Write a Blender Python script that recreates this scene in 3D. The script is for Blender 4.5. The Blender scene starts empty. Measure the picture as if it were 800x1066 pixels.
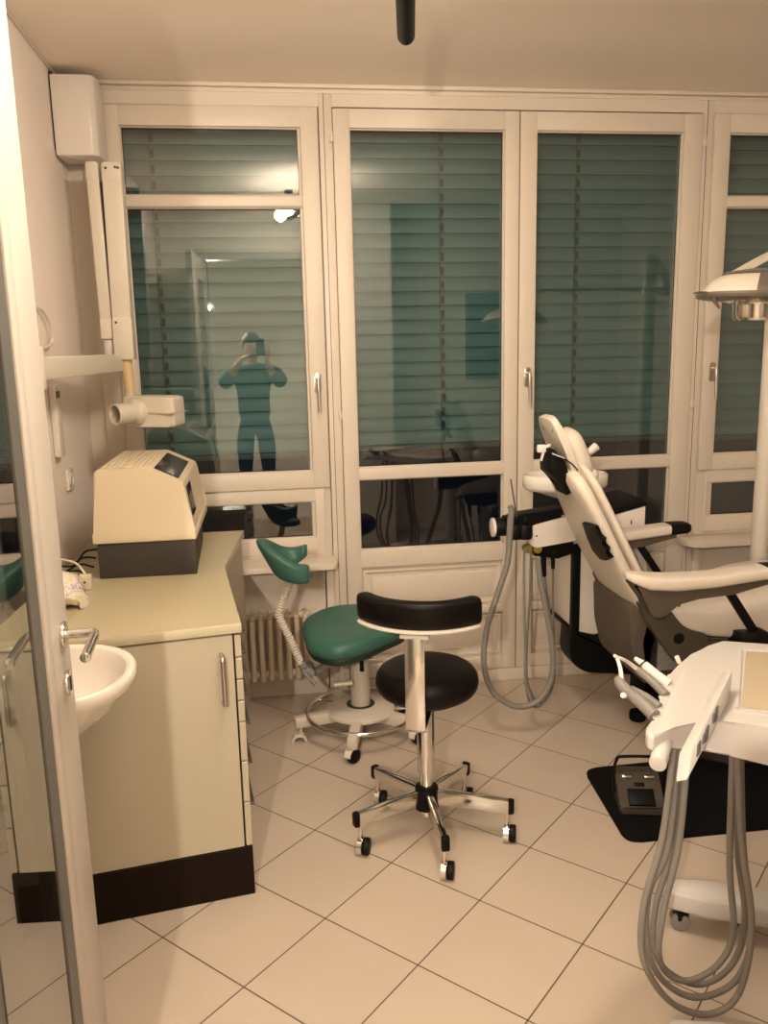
import bpy, bmesh, math, random
from mathutils import Vector, Matrix
random.seed(4)
SC = bpy.context.scene
COL = SC.collection
PI = math.pi
V = Vector
# ------------------------------------------------------------------ camera frame
FPX = 876.825
YAW, PITCH, ROLL = math.radians(7.95362), math.radians(-11.26543), math.radians(-1.28641)
CAM = V((0.0, -3.8341, 1.6527))
_f = V((math.sin(YAW)*math.cos(PITCH), math.cos(YAW)*math.cos(PITCH), math.sin(PITCH)))
_r0 = V((math.cos(YAW), -math.sin(YAW), 0)); _u0 = _r0.cross(_f)
_r = math.cos(ROLL)*_r0 + math.sin(ROLL)*_u0
_u = -math.sin(ROLL)*_r0 + math.cos(ROLL)*_u0
def _ray(px, py): return _f + _r*((px-400)/FPX) - _u*((py-533)/FPX)
def U(px, py, Y):                       # survey: the point of the vertical plane y = Y
    d = _ray(px, py); return CAM + d*((Y-CAM.y)/d.y)
def UZ(px, py, Z):                      # survey: the point of the level plane z = Z
    d = _ray(px, py); return CAM + d*((Z-CAM.z)/d.z)
# ------------------------------------------------------------------ materials
def _new(name):
    m = bpy.data.materials.new(name); m.use_nodes = True
    nt = m.node_tree; b = nt.nodes['Principled BSDF']
    return m, nt, b
def mat(name, col, rough=0.5, metal=0.0, bump=0.0, bscale=200, var=0.0, vscale=6, coat=0.0, spec=0.5, sheen=0.0):
    m, nt, b = _new(name)
    b.inputs['Base Color'].default_value = (*col, 1)
    b.inputs['Roughness'].default_value = rough
    b.inputs['Metallic'].default_value = metal
    b.inputs['Coat Weight'].default_value = coat
    b.inputs['Specular IOR Level'].default_value = spec
    tc = nt.nodes.new('ShaderNodeTexCoord')
    if var:
        n = nt.nodes.new('ShaderNodeTexNoise'); n.inputs['Scale'].default_value = vscale; n.inputs['Detail'].default_value = 4
        nt.links.new(tc.outputs['Object'], n.inputs['Vector'])
        mx = nt.nodes.new('ShaderNodeMixRGB'); mx.inputs[1].default_value = (*[c*(1-var) for c in col], 1); mx.inputs[2].default_value = (*[min(1, c*(1+var)) for c in col], 1)
        nt.links.new(n.outputs['Fac'], mx.inputs[0]); nt.links.new(mx.outputs[0], b.inputs['Base Color'])
    if bump:
        n = nt.nodes.new('ShaderNodeTexNoise'); n.inputs['Scale'].default_value = bscale; n.inputs['Detail'].default_value = 3
        nt.links.new(tc.outputs['Object'], n.inputs['Vector'])
        bp = nt.nodes.new('ShaderNodeBump'); bp.inputs['Strength'].default_value = bump; bp.inputs['Distance'].default_value = 0.003
        nt.links.new(n.outputs['Fac'], bp.inputs['Height']); nt.links.new(bp.outputs[0], b.inputs['Normal'])
    return m
def mat_emit(name, col, s):
    m = bpy.data.materials.new(name); m.use_nodes = True; nt = m.node_tree; nt.nodes.clear()
    e = nt.nodes.new('ShaderNodeEmission'); e.inputs[0].default_value = (*col, 1); e.inputs[1].default_value = s
    o = nt.nodes.new('ShaderNodeOutputMaterial'); nt.links.new(e.outputs[0], o.inputs[0]); return m
def mat_glass(name, f0, tint, rough=0.0, power=5.0):
    m = bpy.data.materials.new(name); m.use_nodes = True; nt = m.node_tree; nt.nodes.clear()
    lw = nt.nodes.new('ShaderNodeLayerWeight'); lw.inputs[0].default_value = 0.5
    p = nt.nodes.new('ShaderNodeMath'); p.operation = 'POWER'; p.inputs[1].default_value = power
    nt.links.new(lw.outputs['Facing'], p.inputs[0])
    ma = nt.nodes.new('ShaderNodeMath'); ma.operation = 'MULTIPLY_ADD'; ma.inputs[1].default_value = 1-f0; ma.inputs[2].default_value = f0
    nt.links.new(p.outputs[0], ma.inputs[0])
    t = nt.nodes.new('ShaderNodeBsdfTransparent'); t.inputs[0].default_value = (*tint, 1)
    g = nt.nodes.new('ShaderNodeBsdfGlossy'); g.inputs['Roughness'].default_value = rough
    mx = nt.nodes.new('ShaderNodeMixShader'); o = nt.nodes.new('ShaderNodeOutputMaterial')
    nt.links.new(ma.outputs[0], mx.inputs[0]); nt.links.new(t.outputs[0], mx.inputs[1]); nt.links.new(g.outputs[0], mx.inputs[2]); nt.links.new(mx.outputs[0], o.inputs[0])
    return m
def mat_floor():
    m, nt, b = _new('floor_tiles')
    tc = nt.nodes.new('ShaderNodeTexCoord'); mp = nt.nodes.new('ShaderNodeMapping')
    ph = math.radians(44.82)
    ox, oy = 0.33918, -1.39596
    e1 = (math.cos(ph), -math.sin(ph)); e2 = (math.sin(ph), math.cos(ph))
    mp.inputs['Rotation'].default_value = (0, 0, ph)
    mp.inputs['Location'].default_value = (-(ox*e1[0]+oy*e1[1]), -(ox*e2[0]+oy*e2[1]), 0)
    nt.links.new(tc.outputs['Object'], mp.inputs['Vector'])
    br = nt.nodes.new('ShaderNodeTexBrick'); br.offset = 0; br.squash = 1
    br.inputs['Scale'].default_value = 1; br.inputs['Brick Width'].default_value = .33; br.inputs['Row Height'].default_value = .33
    br.inputs['Mortar Size'].default_value = .0022; br.inputs['Mortar Smooth'].default_value = .2; br.inputs['Bias'].default_value = 0
    br.inputs['Color1'].default_value = (.53, .445, .36, 1); br.inputs['Color2'].default_value = (.51, .428, .347, 1); br.inputs['Mortar'].default_value = (.10, .065, .045, 1)
    nt.links.new(mp.outputs[0], br.inputs['Vector'])
    n = nt.nodes.new('ShaderNodeTexNoise'); n.inputs['Scale'].default_value = 3.5; n.inputs['Detail'].default_value = 5
    nt.links.new(tc.outputs['Object'], n.inputs['Vector'])
    rp = nt.nodes.new('ShaderNodeMapRange'); rp.inputs[3].default_value = .93; rp.inputs[4].default_value = 1.06
    nt.links.new(n.outputs['Fac'], rp.inputs[0])
    mx = nt.nodes.new('ShaderNodeMixRGB'); mx.blend_type = 'MULTIPLY'; mx.inputs[0].default_value = 1
    nt.links.new(br.outputs['Color'], mx.inputs[1]); nt.links.new(rp.outputs[0], mx.inputs[2]); nt.links.new(mx.outputs[0], b.inputs['Base Color'])
    inv = nt.nodes.new('ShaderNodeMath'); inv.operation = 'SUBTRACT'; inv.inputs[0].default_value = 1
    nt.links.new(br.outputs['Fac'], inv.inputs[1])
    bp = nt.nodes.new('ShaderNodeBump'); bp.inputs['Distance'].default_value = .0015; bp.inputs['Strength'].default_value = .6
    nt.links.new(inv.outputs[0], bp.inputs['Height']); nt.links.new(bp.outputs[0], b.inputs['Normal'])
    b.inputs['Roughness'].default_value = .38
    return m
def mat_packet():
    m, nt, b = _new('printed_plastic')
    tc = nt.nodes.new('ShaderNodeTexCoord'); vo = nt.nodes.new('ShaderNodeTexNoise'); vo.inputs['Scale'].default_value = 26
    nt.links.new(tc.outputs['Object'], vo.inputs['Vector'])
    cr = nt.nodes.new('ShaderNodeValToRGB'); e = cr.color_ramp.elements
    e[0].position = 0; e[0].color = (.8, .74, .66, 1); e[1].position = 1; e[1].color = (.8, .74, .66, 1)
    for pos, c in ((.36, (.8, .74, .66, 1)), (.39, (.33, .25, .38, 1)), (.42, (.8, .74, .66, 1)), (.56, (.8, .74, .66, 1)), (.59, (.75, .58, .22, 1)), (.63, (.8, .74, .66, 1))):
        k = e.new(pos); k.color = c
    nt.links.new(vo.outputs['Fac'], cr.inputs[0]); nt.links.new(cr.outputs[0], b.inputs['Base Color'])
    b.inputs['Roughness'].default_value = .3
    return m
M = dict(
 floor=mat_floor(),
 wall=mat('woodchip_paint', (.88, .785, .72), .9, bump=.5, bscale=140),
 plain=mat('plain_wall_paint', (.80, .73, .66), .9, bump=.15, bscale=90),
 dimwall=mat('corridor_paint', (.60, .57, .52), .9),
 ceil=mat('ceiling_paint', (.88, .785, .69), .9, bump=.1, bscale=60),
 cream=mat('cream_gloss_paint', (.69, .61, .515), .45, var=.02, vscale=3),
 groove_shade=mat('groove_shade_colour', (.10, .075, .05), .8),  # dark colour standing in for shade in the frame grooves
 seal=mat('dark_rubber_seal', (.03, .028, .025), .7),
 slat=mat('blind_slat', (.062, .150, .162), .55, var=.06, vscale=2),
 slat_dark=mat('blind_rail', (.03, .055, .055), .6),
 cordm=mat('blind_cord', (.012, .018, .018), .8),
 glass=mat_glass('window_glass', .098, (.93, .96, .94)),
 doorglass=mat_glass('door_glass', .07, (.52, .55, .53), .012, 2.3),
 doorwhite=mat('door_lacquer', (.58, .525, .47), .45, spec=.3),
 bead=mat('grey_glazing_strip', (.13, .127, .115), .5),
 chrome=mat('chrome', (.72, .70, .66), .14, 1),
 satin=mat('satin_metal', (.55, .52, .47), .32, 1),
 darkmetal=mat('dark_metal', (.16, .14, .12), .35, .8),
 cab=mat('olive_cream_laminate', (.455, .405, .305), .42, var=.02, vscale=4, spec=.3),
 cabgap=mat('carcass_dark', (.03, .022, .015), .8),
 counter=mat('worktop_laminate', (.46, .405, .26), .32, var=.02, vscale=5),
 edge=mat('worktop_edge', (.52, .47, .33), .35),
 plinth=mat('brown_kickboard', (.010, .0045, .0028), .55, spec=.12),
 beige=mat('beige_plastic', (.66, .57, .41), .5, spec=.3),
 dgrey=mat('dark_grey_plastic', (.052, .045, .040), .6, spec=.2),
 smoke=mat('smoked_acrylic', (.010, .007, .006), .18, spec=.2),
 ceramic=mat('white_ceramic', (.82, .77, .70), .12, coat=.4),
 white=mat('white_plastic', (.74, .68, .615), .35),
 whitecool=mat('white_lacquered_housing', (.56, .53, .50), .38, spec=.25),
 offwhite=mat('off_white_enamel', (.66, .60, .52), .4),
 xray=mat('xray_enamel', (.66, .60, .50), .42),
 tan=mat('tan_collar', (.66, .49, .28), .5),
 radi=mat('radiator_enamel', (.58, .48, .36), .45),
 green=mat('green_leatherette', (.040, .125, .098), .4, spec=.35),
 gseam=mat('dark_green_piping', (.008, .02, .016), .5),
 black=mat('black_leatherette', (.0045, .003, .0028), .42, spec=.18),
 blackp=mat('black_plastic', (.0045, .004, .004), .48, spec=.15),
 blackm=mat('black_rubber', (.004, .0035, .0035), .8, spec=.12),
 stoolw=mat('stool_cream_metal', (.58, .52, .44), .4),
 shell=mat('chair_shell_plastic', (.66, .60, .50), .36),
 pad=mat('chair_upholstery', (.66, .585, .50), .5, spec=.3),
 taupe=mat('taupe_plastic', (.088, .070, .053), .55, spec=.2),
 hose=mat('grey_silicone_hose', (.225, .208, .188), .5, spec=.3),
 hosed=mat('grey_tubing', (.165, .155, .142), .5, spec=.3),
 tanmat=mat('tan_silicone_mat', (.44, .36, .255), .6),
 grey=mat('mid_grey_plastic', (.21, .195, .175), .45, spec=.3),
 yellow=mat('yellow_plastic', (.22, .17, .02), .4),
 lampm=mat('lamp_lacquer', (.62, .55, .47), .3, .2),
 lampd=mat('lamp_grey', (.16, .135, .11), .35, .4),
 gripm=mat('foot_control_brown', (.055, .045, .035), .5, spec=.25),
 icon=mat('panel_print', (.08, .08, .075), .5),
 packet=mat_packet(),
 cable=mat('white_cable', (.66, .58, .46), .5),
 skin=mat('skin', (.50, .30, .20), .55),
 hair=mat('dark_hair', (.03, .02, .015), .7),
 shirt=mat('teal_cotton', (.012, .060, .060), .9),
 jeans=mat('blue_denim', (.015, .045, .095), .9),
 phone=mat('phone_glass', (.01, .01, .012), .15),
 tube=mat_emit('fluorescent_tube', (1.0, .88, .72), 16.0),
 bulb=mat_emit('bulb', (1.0, .88, .72), 300.0),
)
# ------------------------------------------------------------------ mesh helpers
def box(bm, x0, x1, y0, y1, z0, z1, bev=0.0, seg=2, T=None):
    c = V(((x0+x1)/2, (y0+y1)/2, (z0+z1)/2))
    r = bmesh.ops.create_cube(bm, size=1)
    vs = r['verts']
    for v in vs: v.co = V((v.co.x*(x1-x0), v.co.y*(y1-y0), v.co.z*(z1-z0))) + c
    if T: bmesh.ops.transform(bm, matrix=T, verts=vs)
    if bev > 0:
        es = list({e for v in vs for e in v.link_edges})
        bmesh.ops.bevel(bm, geom=es, offset=min(bev, .49*min(x1-x0, y1-y0, z1-z0)), segments=seg, profile=.5, affect='EDGES')
    return bm
def B(*a, **k): return box(bmesh.new(), *a, **k)
def loft(bm, rings, cap=True, closed=True):
    rows = [[bm.verts.new(p) for p in r] for r in rings]
    n = len(rows[0])
    for a, b in zip(rows, rows[1:]):
        for i in range(n if closed else n-1):
            j = (i+1) % n
            bm.faces.new((a[i], a[j], b[j], b[i]))
    if cap:
        bm.faces.new(list(reversed(rows[0]))); bm.faces.new(rows[-1])
    return bm
def smooth_path(pts, n=6):
    pts = [V(p) for p in pts]
    if len(pts) < 3: return pts
    out = []
    P = [pts[0]*2-pts[1]] + pts + [pts[-1]*2-pts[-2]]
    for i in range(1, len(P)-2):
        for k in range(n):
            t = k/n
            a, b, c, d = P[i-1], P[i], P[i+1], P[i+2]
            out.append(.5*((2*b)+(c-a)*t+(2*a-5*b+4*c-d)*t*t+(3*b-a-3*c+d)*t**3))
    out.append(pts[-1]); return out
def tube(bm, pts, r, seg=12, n=6, smooth=True, sx=1.0):
    P = smooth_path(pts, n) if smooth else [V(p) for p in pts]
    R = r if callable(r) else (lambda t: r)
    tang = []
    for i in range(len(P)):
        a = P[max(0, i-1)]; b = P[min(len(P)-1, i+1)]; tang.append((b-a).normalized())
    up = V((0, 0, 1)) if abs(tang[0].z) < .9 else V((1, 0, 0))
    x = (up - tang[0]*up.dot(tang[0])).normalized()
    rings = []
    for i, p in enumerate(P):
        x = (x - tang[i]*x.dot(tang[i])).normalized(); y = tang[i].cross(x)
        rr = R(i/(len(P)-1))
        rings.append([p + x*(math.cos(2*PI*k/seg)*rr*sx) + y*(math.sin(2*PI*k/seg)*rr) for k in range(seg)])
    return loft(bm, rings)
def T_(*a, **k): return tube(bmesh.new(), *a, **k)
def lathe(bm, prof, seg=32, T=None, sx=1, sy=1, cap=True):
    rings = []
    for r, z in prof:
        ring = [V((r*math.cos(2*PI*k/seg)*sx, r*math.sin(2*PI*k/seg)*sy, z)) for k in range(seg)]
        rings.append([T @ p for p in ring] if T else ring)
    return loft(bm, rings, cap)
def L_(*a, **k): return lathe(bmesh.new(), *a, **k)
def axis(p, d, up=V((0, 0, 1))):           # frame at p with local z along d
    z = V(d).normalized(); x = up.cross(z)
    if x.length < 1e-4: x = V((1, 0, 0)).cross(z)
    if x.length < 1e-4: x = V((0, 1, 0)).cross(z)
    x.normalize(); y = z.cross(x)
    m = Matrix((x, y, z)).transposed().to_4x4(); m.translation = V(p); return m
def cyl(bm, a, b, r, r2=None, seg=20, bev=0.0):
    a, b = V(a), V(b); h = (b-a).length; r2 = r if r2 is None else r2
    pr = [(r, 0), (r2, h)] if not bev else [(r-bev, 0), (r-bev*.3, bev*.3), (r, bev), (r2, h-bev), (r2-bev*.3, h-bev*.3), (r2-bev, h)]
    return lathe(bm, pr, seg, axis(a, b-a))
def C_(*a, **k): return cyl(bmesh.new(), *a, **k)
def prism(bm, poly, fn, bev=0.0, seg=2):
    """poly: list of 2D points; fn(p, t) -> 3D point for t in 0, 1"""
    a = [bm.verts.new(fn(p, 0)) for p in poly]; b = [bm.verts.new(fn(p, 1)) for p in poly]
    n = len(poly); fs = [bm.faces.new(list(reversed(a))), bm.faces.new(b)]
    for i in range(n): fs.append(bm.faces.new((a[i], a[(i+1) % n], b[(i+1) % n], b[i])))
    if bev:
        es = list({e for f in fs[:2] for e in f.edges})
        bmesh.ops.bevel(bm, geom=es, offset=bev, segments=seg, profile=.5, affect='EDGES')
    return bm
def PR(*a, **k): return prism(bmesh.new(), *a, **k)
def XY(z0, z1): return lambda p, t: V((p[0], p[1], z1 if t else z0))
def XZ(y0, y1): return lambda p, t: V((p[0], y1 if t else y0, p[1]))
def soft_prism(poly, y0, y1, r, n=5):        # XZ outline stretched along y with soft shoulders
    m = len(poly); ar = sum(poly[i-1][0]*poly[i][1]-poly[i][0]*poly[i-1][1] for i in range(m)); sg = 1 if ar > 0 else -1
    nr = []
    for i in range(m):
        a, b = V(poly[i-1]), V(poly[(i+1) % m]); d = (b-a).normalized(); nr.append((-d.y*sg, d.x*sg))
    rings = []
    for k in range(2*n):
        t = (k/(n-1) if k < n else (2*n-1-k)/(n-1))*PI/2; ins = r*(1-math.sin(t))
        y = y0+r*(1-math.cos(t)) if k < n else y1-r*(1-math.cos(t))
        rings.append([V((p[0]+q[0]*ins, y, p[1]+q[1]*ins)) for p, q in zip(poly, nr)])
    return loft(bmesh.new(), rings)
def rounded(poly, r, seg=4):                 # rounded corners of a 2D polygon
    out = []; n = len(poly)
    for i in range(n):
        p = V(poly[i]).to_2d(); a = V(poly[i-1]).to_2d(); b = V(poly[(i+1) % n]).to_2d()
        rr = min(r[i] if isinstance(r, (list, tuple)) else r, .45*(a-p).length, .45*(b-p).length)
        s = p+(a-p).normalized()*rr; e = p+(b-p).normalized()*rr
        for k in range(seg+1):
            t = k/seg; out.append(((1-t)**2*s+2*t*(1-t)*p+t*t*e))
    return [(q.x, q.y) for q in out]
def smooth_poly(poly, n=5):
    P = [V((*p, 0)) for p in poly]; m = len(P); out = []
    for i in range(m):
        a, b, c, d = P[i-1], P[i], P[(i+1) % m], P[(i+2) % m]
        for k in range(n):
            t = k/n; q = .5*((2*b)+(c-a)*t+(2*a-5*b+4*c-d)*t*t+(3*b-a-3*c+d)*t**3); out.append((q.x, q.y))
    return out
def cushion(outline, z0, z1, r, dome=0.0, ztop=None, T=None):
    """soft pad: outline in plan, edges rounded by r, top swollen by dome"""
    cx = sum(p[0] for p in outline)/len(outline); cy = sum(p[1] for p in outline)/len(outline)
    mr = sum(math.hypot(p[0]-cx, p[1]-cy) for p in outline)/len(outline)
    prof = []
    for k in range(5):
        a = -PI/2+k*(PI/2)/4; prof.append((1-(r-r*math.cos(a))/mr, z0+r+r*math.sin(a), 0))
    for k in range(5):
        a = k*(PI/2)/4; prof.append((1-(r-r*math.cos(a))/mr, z1-r+r*math.sin(a), 1))
    s1 = prof[-1][0]
    for f in (.85, .65, .4, .15):
        prof.append((s1*f, z1+dome*(1-f*f), 1))
    prof.insert(0, (prof[0][0]*.5, z0, 0))
    rings = []
    for s, z, up in prof:
        ring = []
        for p in outline:
            x = cx+(p[0]-cx)*s; y = cy+(p[1]-cy)*s
            zz = z+(ztop(x, y) if ztop else 0)
            q = V((x, y, zz)); ring.append(T @ q if T else q)
        rings.append(ring)
    bm = bmesh.new(); loft(bm, rings); return bm
# ------------------------------------------------------------------ object helpers
def put(name, bm, m, parent=None, T=None, ang=38, loc=None, flat=False):
    if T is not None: bm.transform(T)
    org = V((0, 0, 0))
    if parent is not None:
        q = parent
        while q is not None: org += q.location; q = q.parent
    elif loc is not None: org = V(loc)
    bmesh.ops.translate(bm, vec=-org, verts=bm.verts[:])
    bmesh.ops.recalc_face_normals(bm, faces=bm.faces[:])
    me = bpy.data.meshes.new(name); bm.to_mesh(me); bm.free()
    if not flat:
        for p in me.polygons: p.use_smooth = True
        me.set_sharp_from_angle(angle=math.radians(ang))
    me.materials.append(M[m] if isinstance(m, str) else m)
    o = bpy.data.objects.new(name, me); COL.objects.link(o)
    if parent is not None: o.parent = parent
    elif loc is not None: o.location = org
    return o
def thing(name, label, cat, loc, group=None):
    o = bpy.data.objects.new(name, None); COL.objects.link(o); o.location = V(loc); o.empty_display_size = .1
    o['label'] = label; o['category'] = cat
    if group: o['group'] = group
    return o
def tag(o, label, cat, group=None):
    o['label'] = label; o['category'] = cat
    if group: o['group'] = group
    return o
def structure(o, label=None, cat=None):
    o['kind'] = 'structure'
    if label: o['label'] = label
    if cat: o['category'] = cat
    return o
def lab(o, label): o['label'] = label; return o
# ================================================================== ROOM
CEIL = 2.735
structure(put('floor', B(-1.5, 3.3, -6.2, .4, -.1, 0), 'floor'))
structure(put('ceiling', B(-1.5, 3.3, -6.2, .4, CEIL, CEIL+.1), 'ceil'))
structure(put('wall_left', B(-.9, -.76, -3.06, .2, 0, CEIL), 'wall'))
structure(put('wall_right', B(3.2, 3.3, -3.45, .2, 0, CEIL), 'plain'))
bm = bmesh.new()
box(bm, -.9, -.43, -3.08, -2.96, 0, CEIL); box(bm, .67, 1.06, -3.08, -2.96, 0, CEIL); box(bm, 1.06, 3.3, -3.55, -3.45, 0, CEIL); box(bm, -.43, .67, -3.08, -2.96, 2.34, CEIL)
structure(put('wall_front', bm, 'plain'))
bm = bmesh.new()                              # casing of the doorway
for (x0, x1) in ((-.47, -.39), (.63, .73)):
    box(bm, x0, x1, -2.965, -2.945, 0, 2.32, .003); box(bm, x0, x1, -3.095, -3.075, 0, 2.32, .003)
box(bm, -.43, -.39, -3.08, -2.96, 0, 2.32); box(bm, .63, .67, -3.08, -2.96, 0, 2.32)
box(bm, -.47, .73, -2.965, -2.945, 2.32, 2.40, .003); box(bm, -.43, .67, -3.08, -2.96, 2.32, 2.36); box(bm, -.47, .73, -3.095, -3.075, 2.32, 2.40, .003)
structure(put('trim_1', bm, 'doorwhite'))
bm = bmesh.new(); box(bm, -1.5, -1.4, -6.2, -3.08, 0, CEIL); box(bm, .96, 1.06, -6.2, -3.08, 0, CEIL); box(bm, -1.4, .96, -6.2, -6.1, 0, CEIL)
structure(put('wall_corridor', bm, 'dimwall'))
# window wall: header, flanks, wall under the two windows
bm = bmesh.new()
box(bm, -.76, 3.2, .008, .24, 2.648, CEIL)
box(bm, -.76, -.68, .03, .24, 0, 2.66); box(bm, 3.06, 3.2, .03, .24, 0, 2.66)
box(bm, -.68, .25, .02, .24, 0, .66); box(bm, 2.10, 3.06, .02, .24, 0, .66)
structure(put('wall_back', bm, 'cream'))
bm = bmesh.new()                              # cornice strips under the ceiling
box(bm, -.76, 3.2, -.012, .02, 2.718, CEIL, .004); box(bm, -.76, 3.2, .004, .02, 2.700, 2.718, .004)
structure(put('trim_2', bm, 'cream'))
bm = bmesh.new(); tube(bm, [(-.755, -2.95, 2.73), (-.755, 0, 2.73)], .006, 6, smooth=False)
structure(put('trim_3', bm, 'cream'))
for k, (x0, x1) in enumerate(((.293, .350), (2.038, 2.090))):     # mullions, the shade of their grooves painted as dark strips
    bm = bmesh.new(); box(bm, x0, x1, .005, .24, 0, 2.70, .003)
    o = structure(put('trim_%d' % (5+k), bm, 'cream'))
    g = bmesh.new(); box(g, x0+.020, x0+.0225, .0035, .01, 0, 2.70); put('groove_shade', g, 'groove_shade', o)
# sills and apron posts
for k, (x0, x1) in enumerate(((-.76, .299), (2.0, 3.2))):
    poly = rounded([(x0, .03), (x0, -.15), (x1, -.15), (x1, .03)] if k == 0 else [(x0, .0), (x0, -.11), (x0+.045, -.15), (x1, -.15), (x1, .03), (x0+.03, .03)], .012 if k else [.002, .002, .03, .002])
    structure(put('trim_%d' % (7+k), PR(poly, XY(.657, .684), .004), 'cream'))
bm = bmesh.new(); box(bm, .255, .292, -.01, .03, 0, .655, .002); structure(put('trim_9', bm, 'cream'))
bm = bmesh.new(); box(bm, 2.092, 2.13, -.01, .03, 0, .655, .002); structure(put('trim_10', bm, 'cream'))
structure(put('baseboard_back', B(.352, 2.036, -.012, .02, 0, .062, .004), 'cream'))

def frame_bm(x0, x1, z0, z1, l, r, t, b, y0, y1, bev=.004):
    bm = bmesh.new()
    box(bm, x0, x0+l, y0, y1, z0, z1, bev); box(bm, x1-r, x1, y0, y1, z0, z1, bev)
    box(bm, x0+l-.002, x1-r+.002, y0, y1, z1-t, z1, bev); box(bm, x0+l-.002, x1-r+.002, y0, y1, z0, z0+b, bev)
    return bm
def pane(parent, x0, x1, z0, z1, y=.032):
    bd = frame_bm(x0-.006, x1+.006, z0-.006, z1+.006, .010, .010, .010, .010, .012, y-.004, .002)
    p = put('glazing_bead', bd, 'cream', parent)
    put('seal', frame_bm(x0, x1, z0, z1, .006, .006, .006, .006, y-.004, y-.001, 0), 'seal', p)
    put('glass_pane', B(x0-.005, x1+.005, y, y+.005, z0-.005, z1+.005), 'glass', parent)
def handle(parent, x, z, dark=False):
    h = put('handle_rosette', PR(rounded([(x-.017, z-.045), (x+.017, z-.045), (x+.017, z+.045), (x-.017, z+.045)], .0169, 6), XZ(-.012, .0), .003), 'satin', parent)
    put('rosette_edge', PR(rounded([(x-.021, z-.049), (x+.019, z-.049), (x+.019, z+.047), (x-.021, z+.047)], .0195, 6), XZ(-.006, .0)), 'darkmetal', h)
    b = bmesh.new(); cyl(b, (x, -.01, z+.018), (x, -.045, z+.018), .010, .009)
    tube(b, [(x, -.043, z+.022), (x+.001, -.046, z-.02), (x+.002, -.046, z-.06), (x+.003, -.047, z-.125)], lambda t: .0095-.002*t, 10, sx=1.0)
    put('handle_lever', b, 'satin', h)
def hinge(parent, x, z):
    b = bmesh.new(); cyl(b, (x, -.008, z-.02), (x, -.008, z+.02), .007, seg=12); box(b, x-.010, x+.012, -.004, .006, z-.016, z+.016, .001)
    put('hinge', b, 'cream', parent)
def fixed_frame(parent, x0, x1):
    put('fixed_frame', frame_bm(x0, x1, .684, 2.70, .09, .09, .07, .05, .012, .10, .003), 'cream', parent)
def sash_window(name, x0, x1, gx0, gx1, lx0, lx1, hx, fx0, fx1):
    root = structure(put(name, frame_bm(x0, x1, 1.012, 2.641, gx0-x0, x1-gx1, .079, .077, -.008, .055), 'cream'), None)
    fixed_frame(root, fx0, fx1)
    put('transom', B(gx0-.004, gx1+.004, -.006, .05, 2.240, 2.290, .010, 3), 'cream', root)
    pane(root, gx0, gx1, 1.089, 2.240); pane(root, gx0, gx1, 2.290, 2.562)
    pb = frame_bm(fx0+.05, fx1-.03, .70, 1.011, lx0-fx0-.05, fx1-.03-lx1, 1.011-.947, .777-.70, .004, .06)
    put('lower_panel_frame', pb, 'cream', root); pane(root, lx0, lx1, .777, .947)
    handle(root, hx, 1.488)
    return root
w1 = sash_window('window_1', -.605, .287, -.533, .211, -.52, .216, .247, -.69, .29)
lab(w1, 'tall cream window left of the French doors, with a transom bar and a low dark pane beneath')
w2 = sash_window('window_2', 2.093, 2.985, 2.169, 2.905, 2.155, 2.90, 2.140, 2.091, 3.06)
lab(w2, 'cream window partly cut off right of the French doors, behind the lamp')
def french(name, x0, x1, gx0, gx1):
    root = put(name, frame_bm(x0, x1, .064, 2.640, gx0-x0, x1-gx1, .078, .066, -.008, .055), 'cream'); structure(root)
    b = bmesh.new(); box(b, gx0-.003, gx1+.003, -.007, .05, 1.036, 1.093, .006, 3); box(b, gx0-.003, gx1+.003, -.007, .05, .615, .701, .006, 3)
    put('rail', b, 'cream', root)
    pane(root, gx0, gx1, 1.093, 2.562); pane(root, gx0, gx1, .701, 1.036)
    b = bmesh.new(); box(b, gx0-.004, gx1+.004, .012, .05, .12, .63)
    put('door_panel', b, 'cream', root)
    b = bmesh.new(); box(b, gx0-.004, gx1+.004, -.007, .05, .355, .395, .006, 3)
    put('middle_rail', b, 'cream', root)
    for (z0, z1) in ((.405, .600), (.142, .345)):
        b = frame_bm(gx0+.006, gx1-.006, z0, z1, .014, .014, .012, .012, .002, .02, .004)
        put('panel_moulding', b, 'cream', root)
        b = bmesh.new(); box(b, gx0+.045, gx1-.045, .004, .02, z0+.035, z1-.035, .006); put('raised_field', b, 'cream', root)
    return root
d2 = french('door_2', .352, 1.1755, .423, 1.110); lab(d2, 'left leaf of the cream French doors, behind the black stool')
d3 = french('door_3', 1.1795, 2.034, 1.257, 1.946); lab(d3, 'right leaf of the cream French doors, behind the dental chair')
put('meeting_groove_shade', B(1.1755, 1.1795, -.003, .02, .064, 2.64), 'groove_shade', d3)  # dark filler paints the shade in the gap between the leaves
handle(d3, 1.221, 1.488)
for z in (2.524, 1.342): hinge(d2, .345, z); hinge(d3, 2.045, z)
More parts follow.
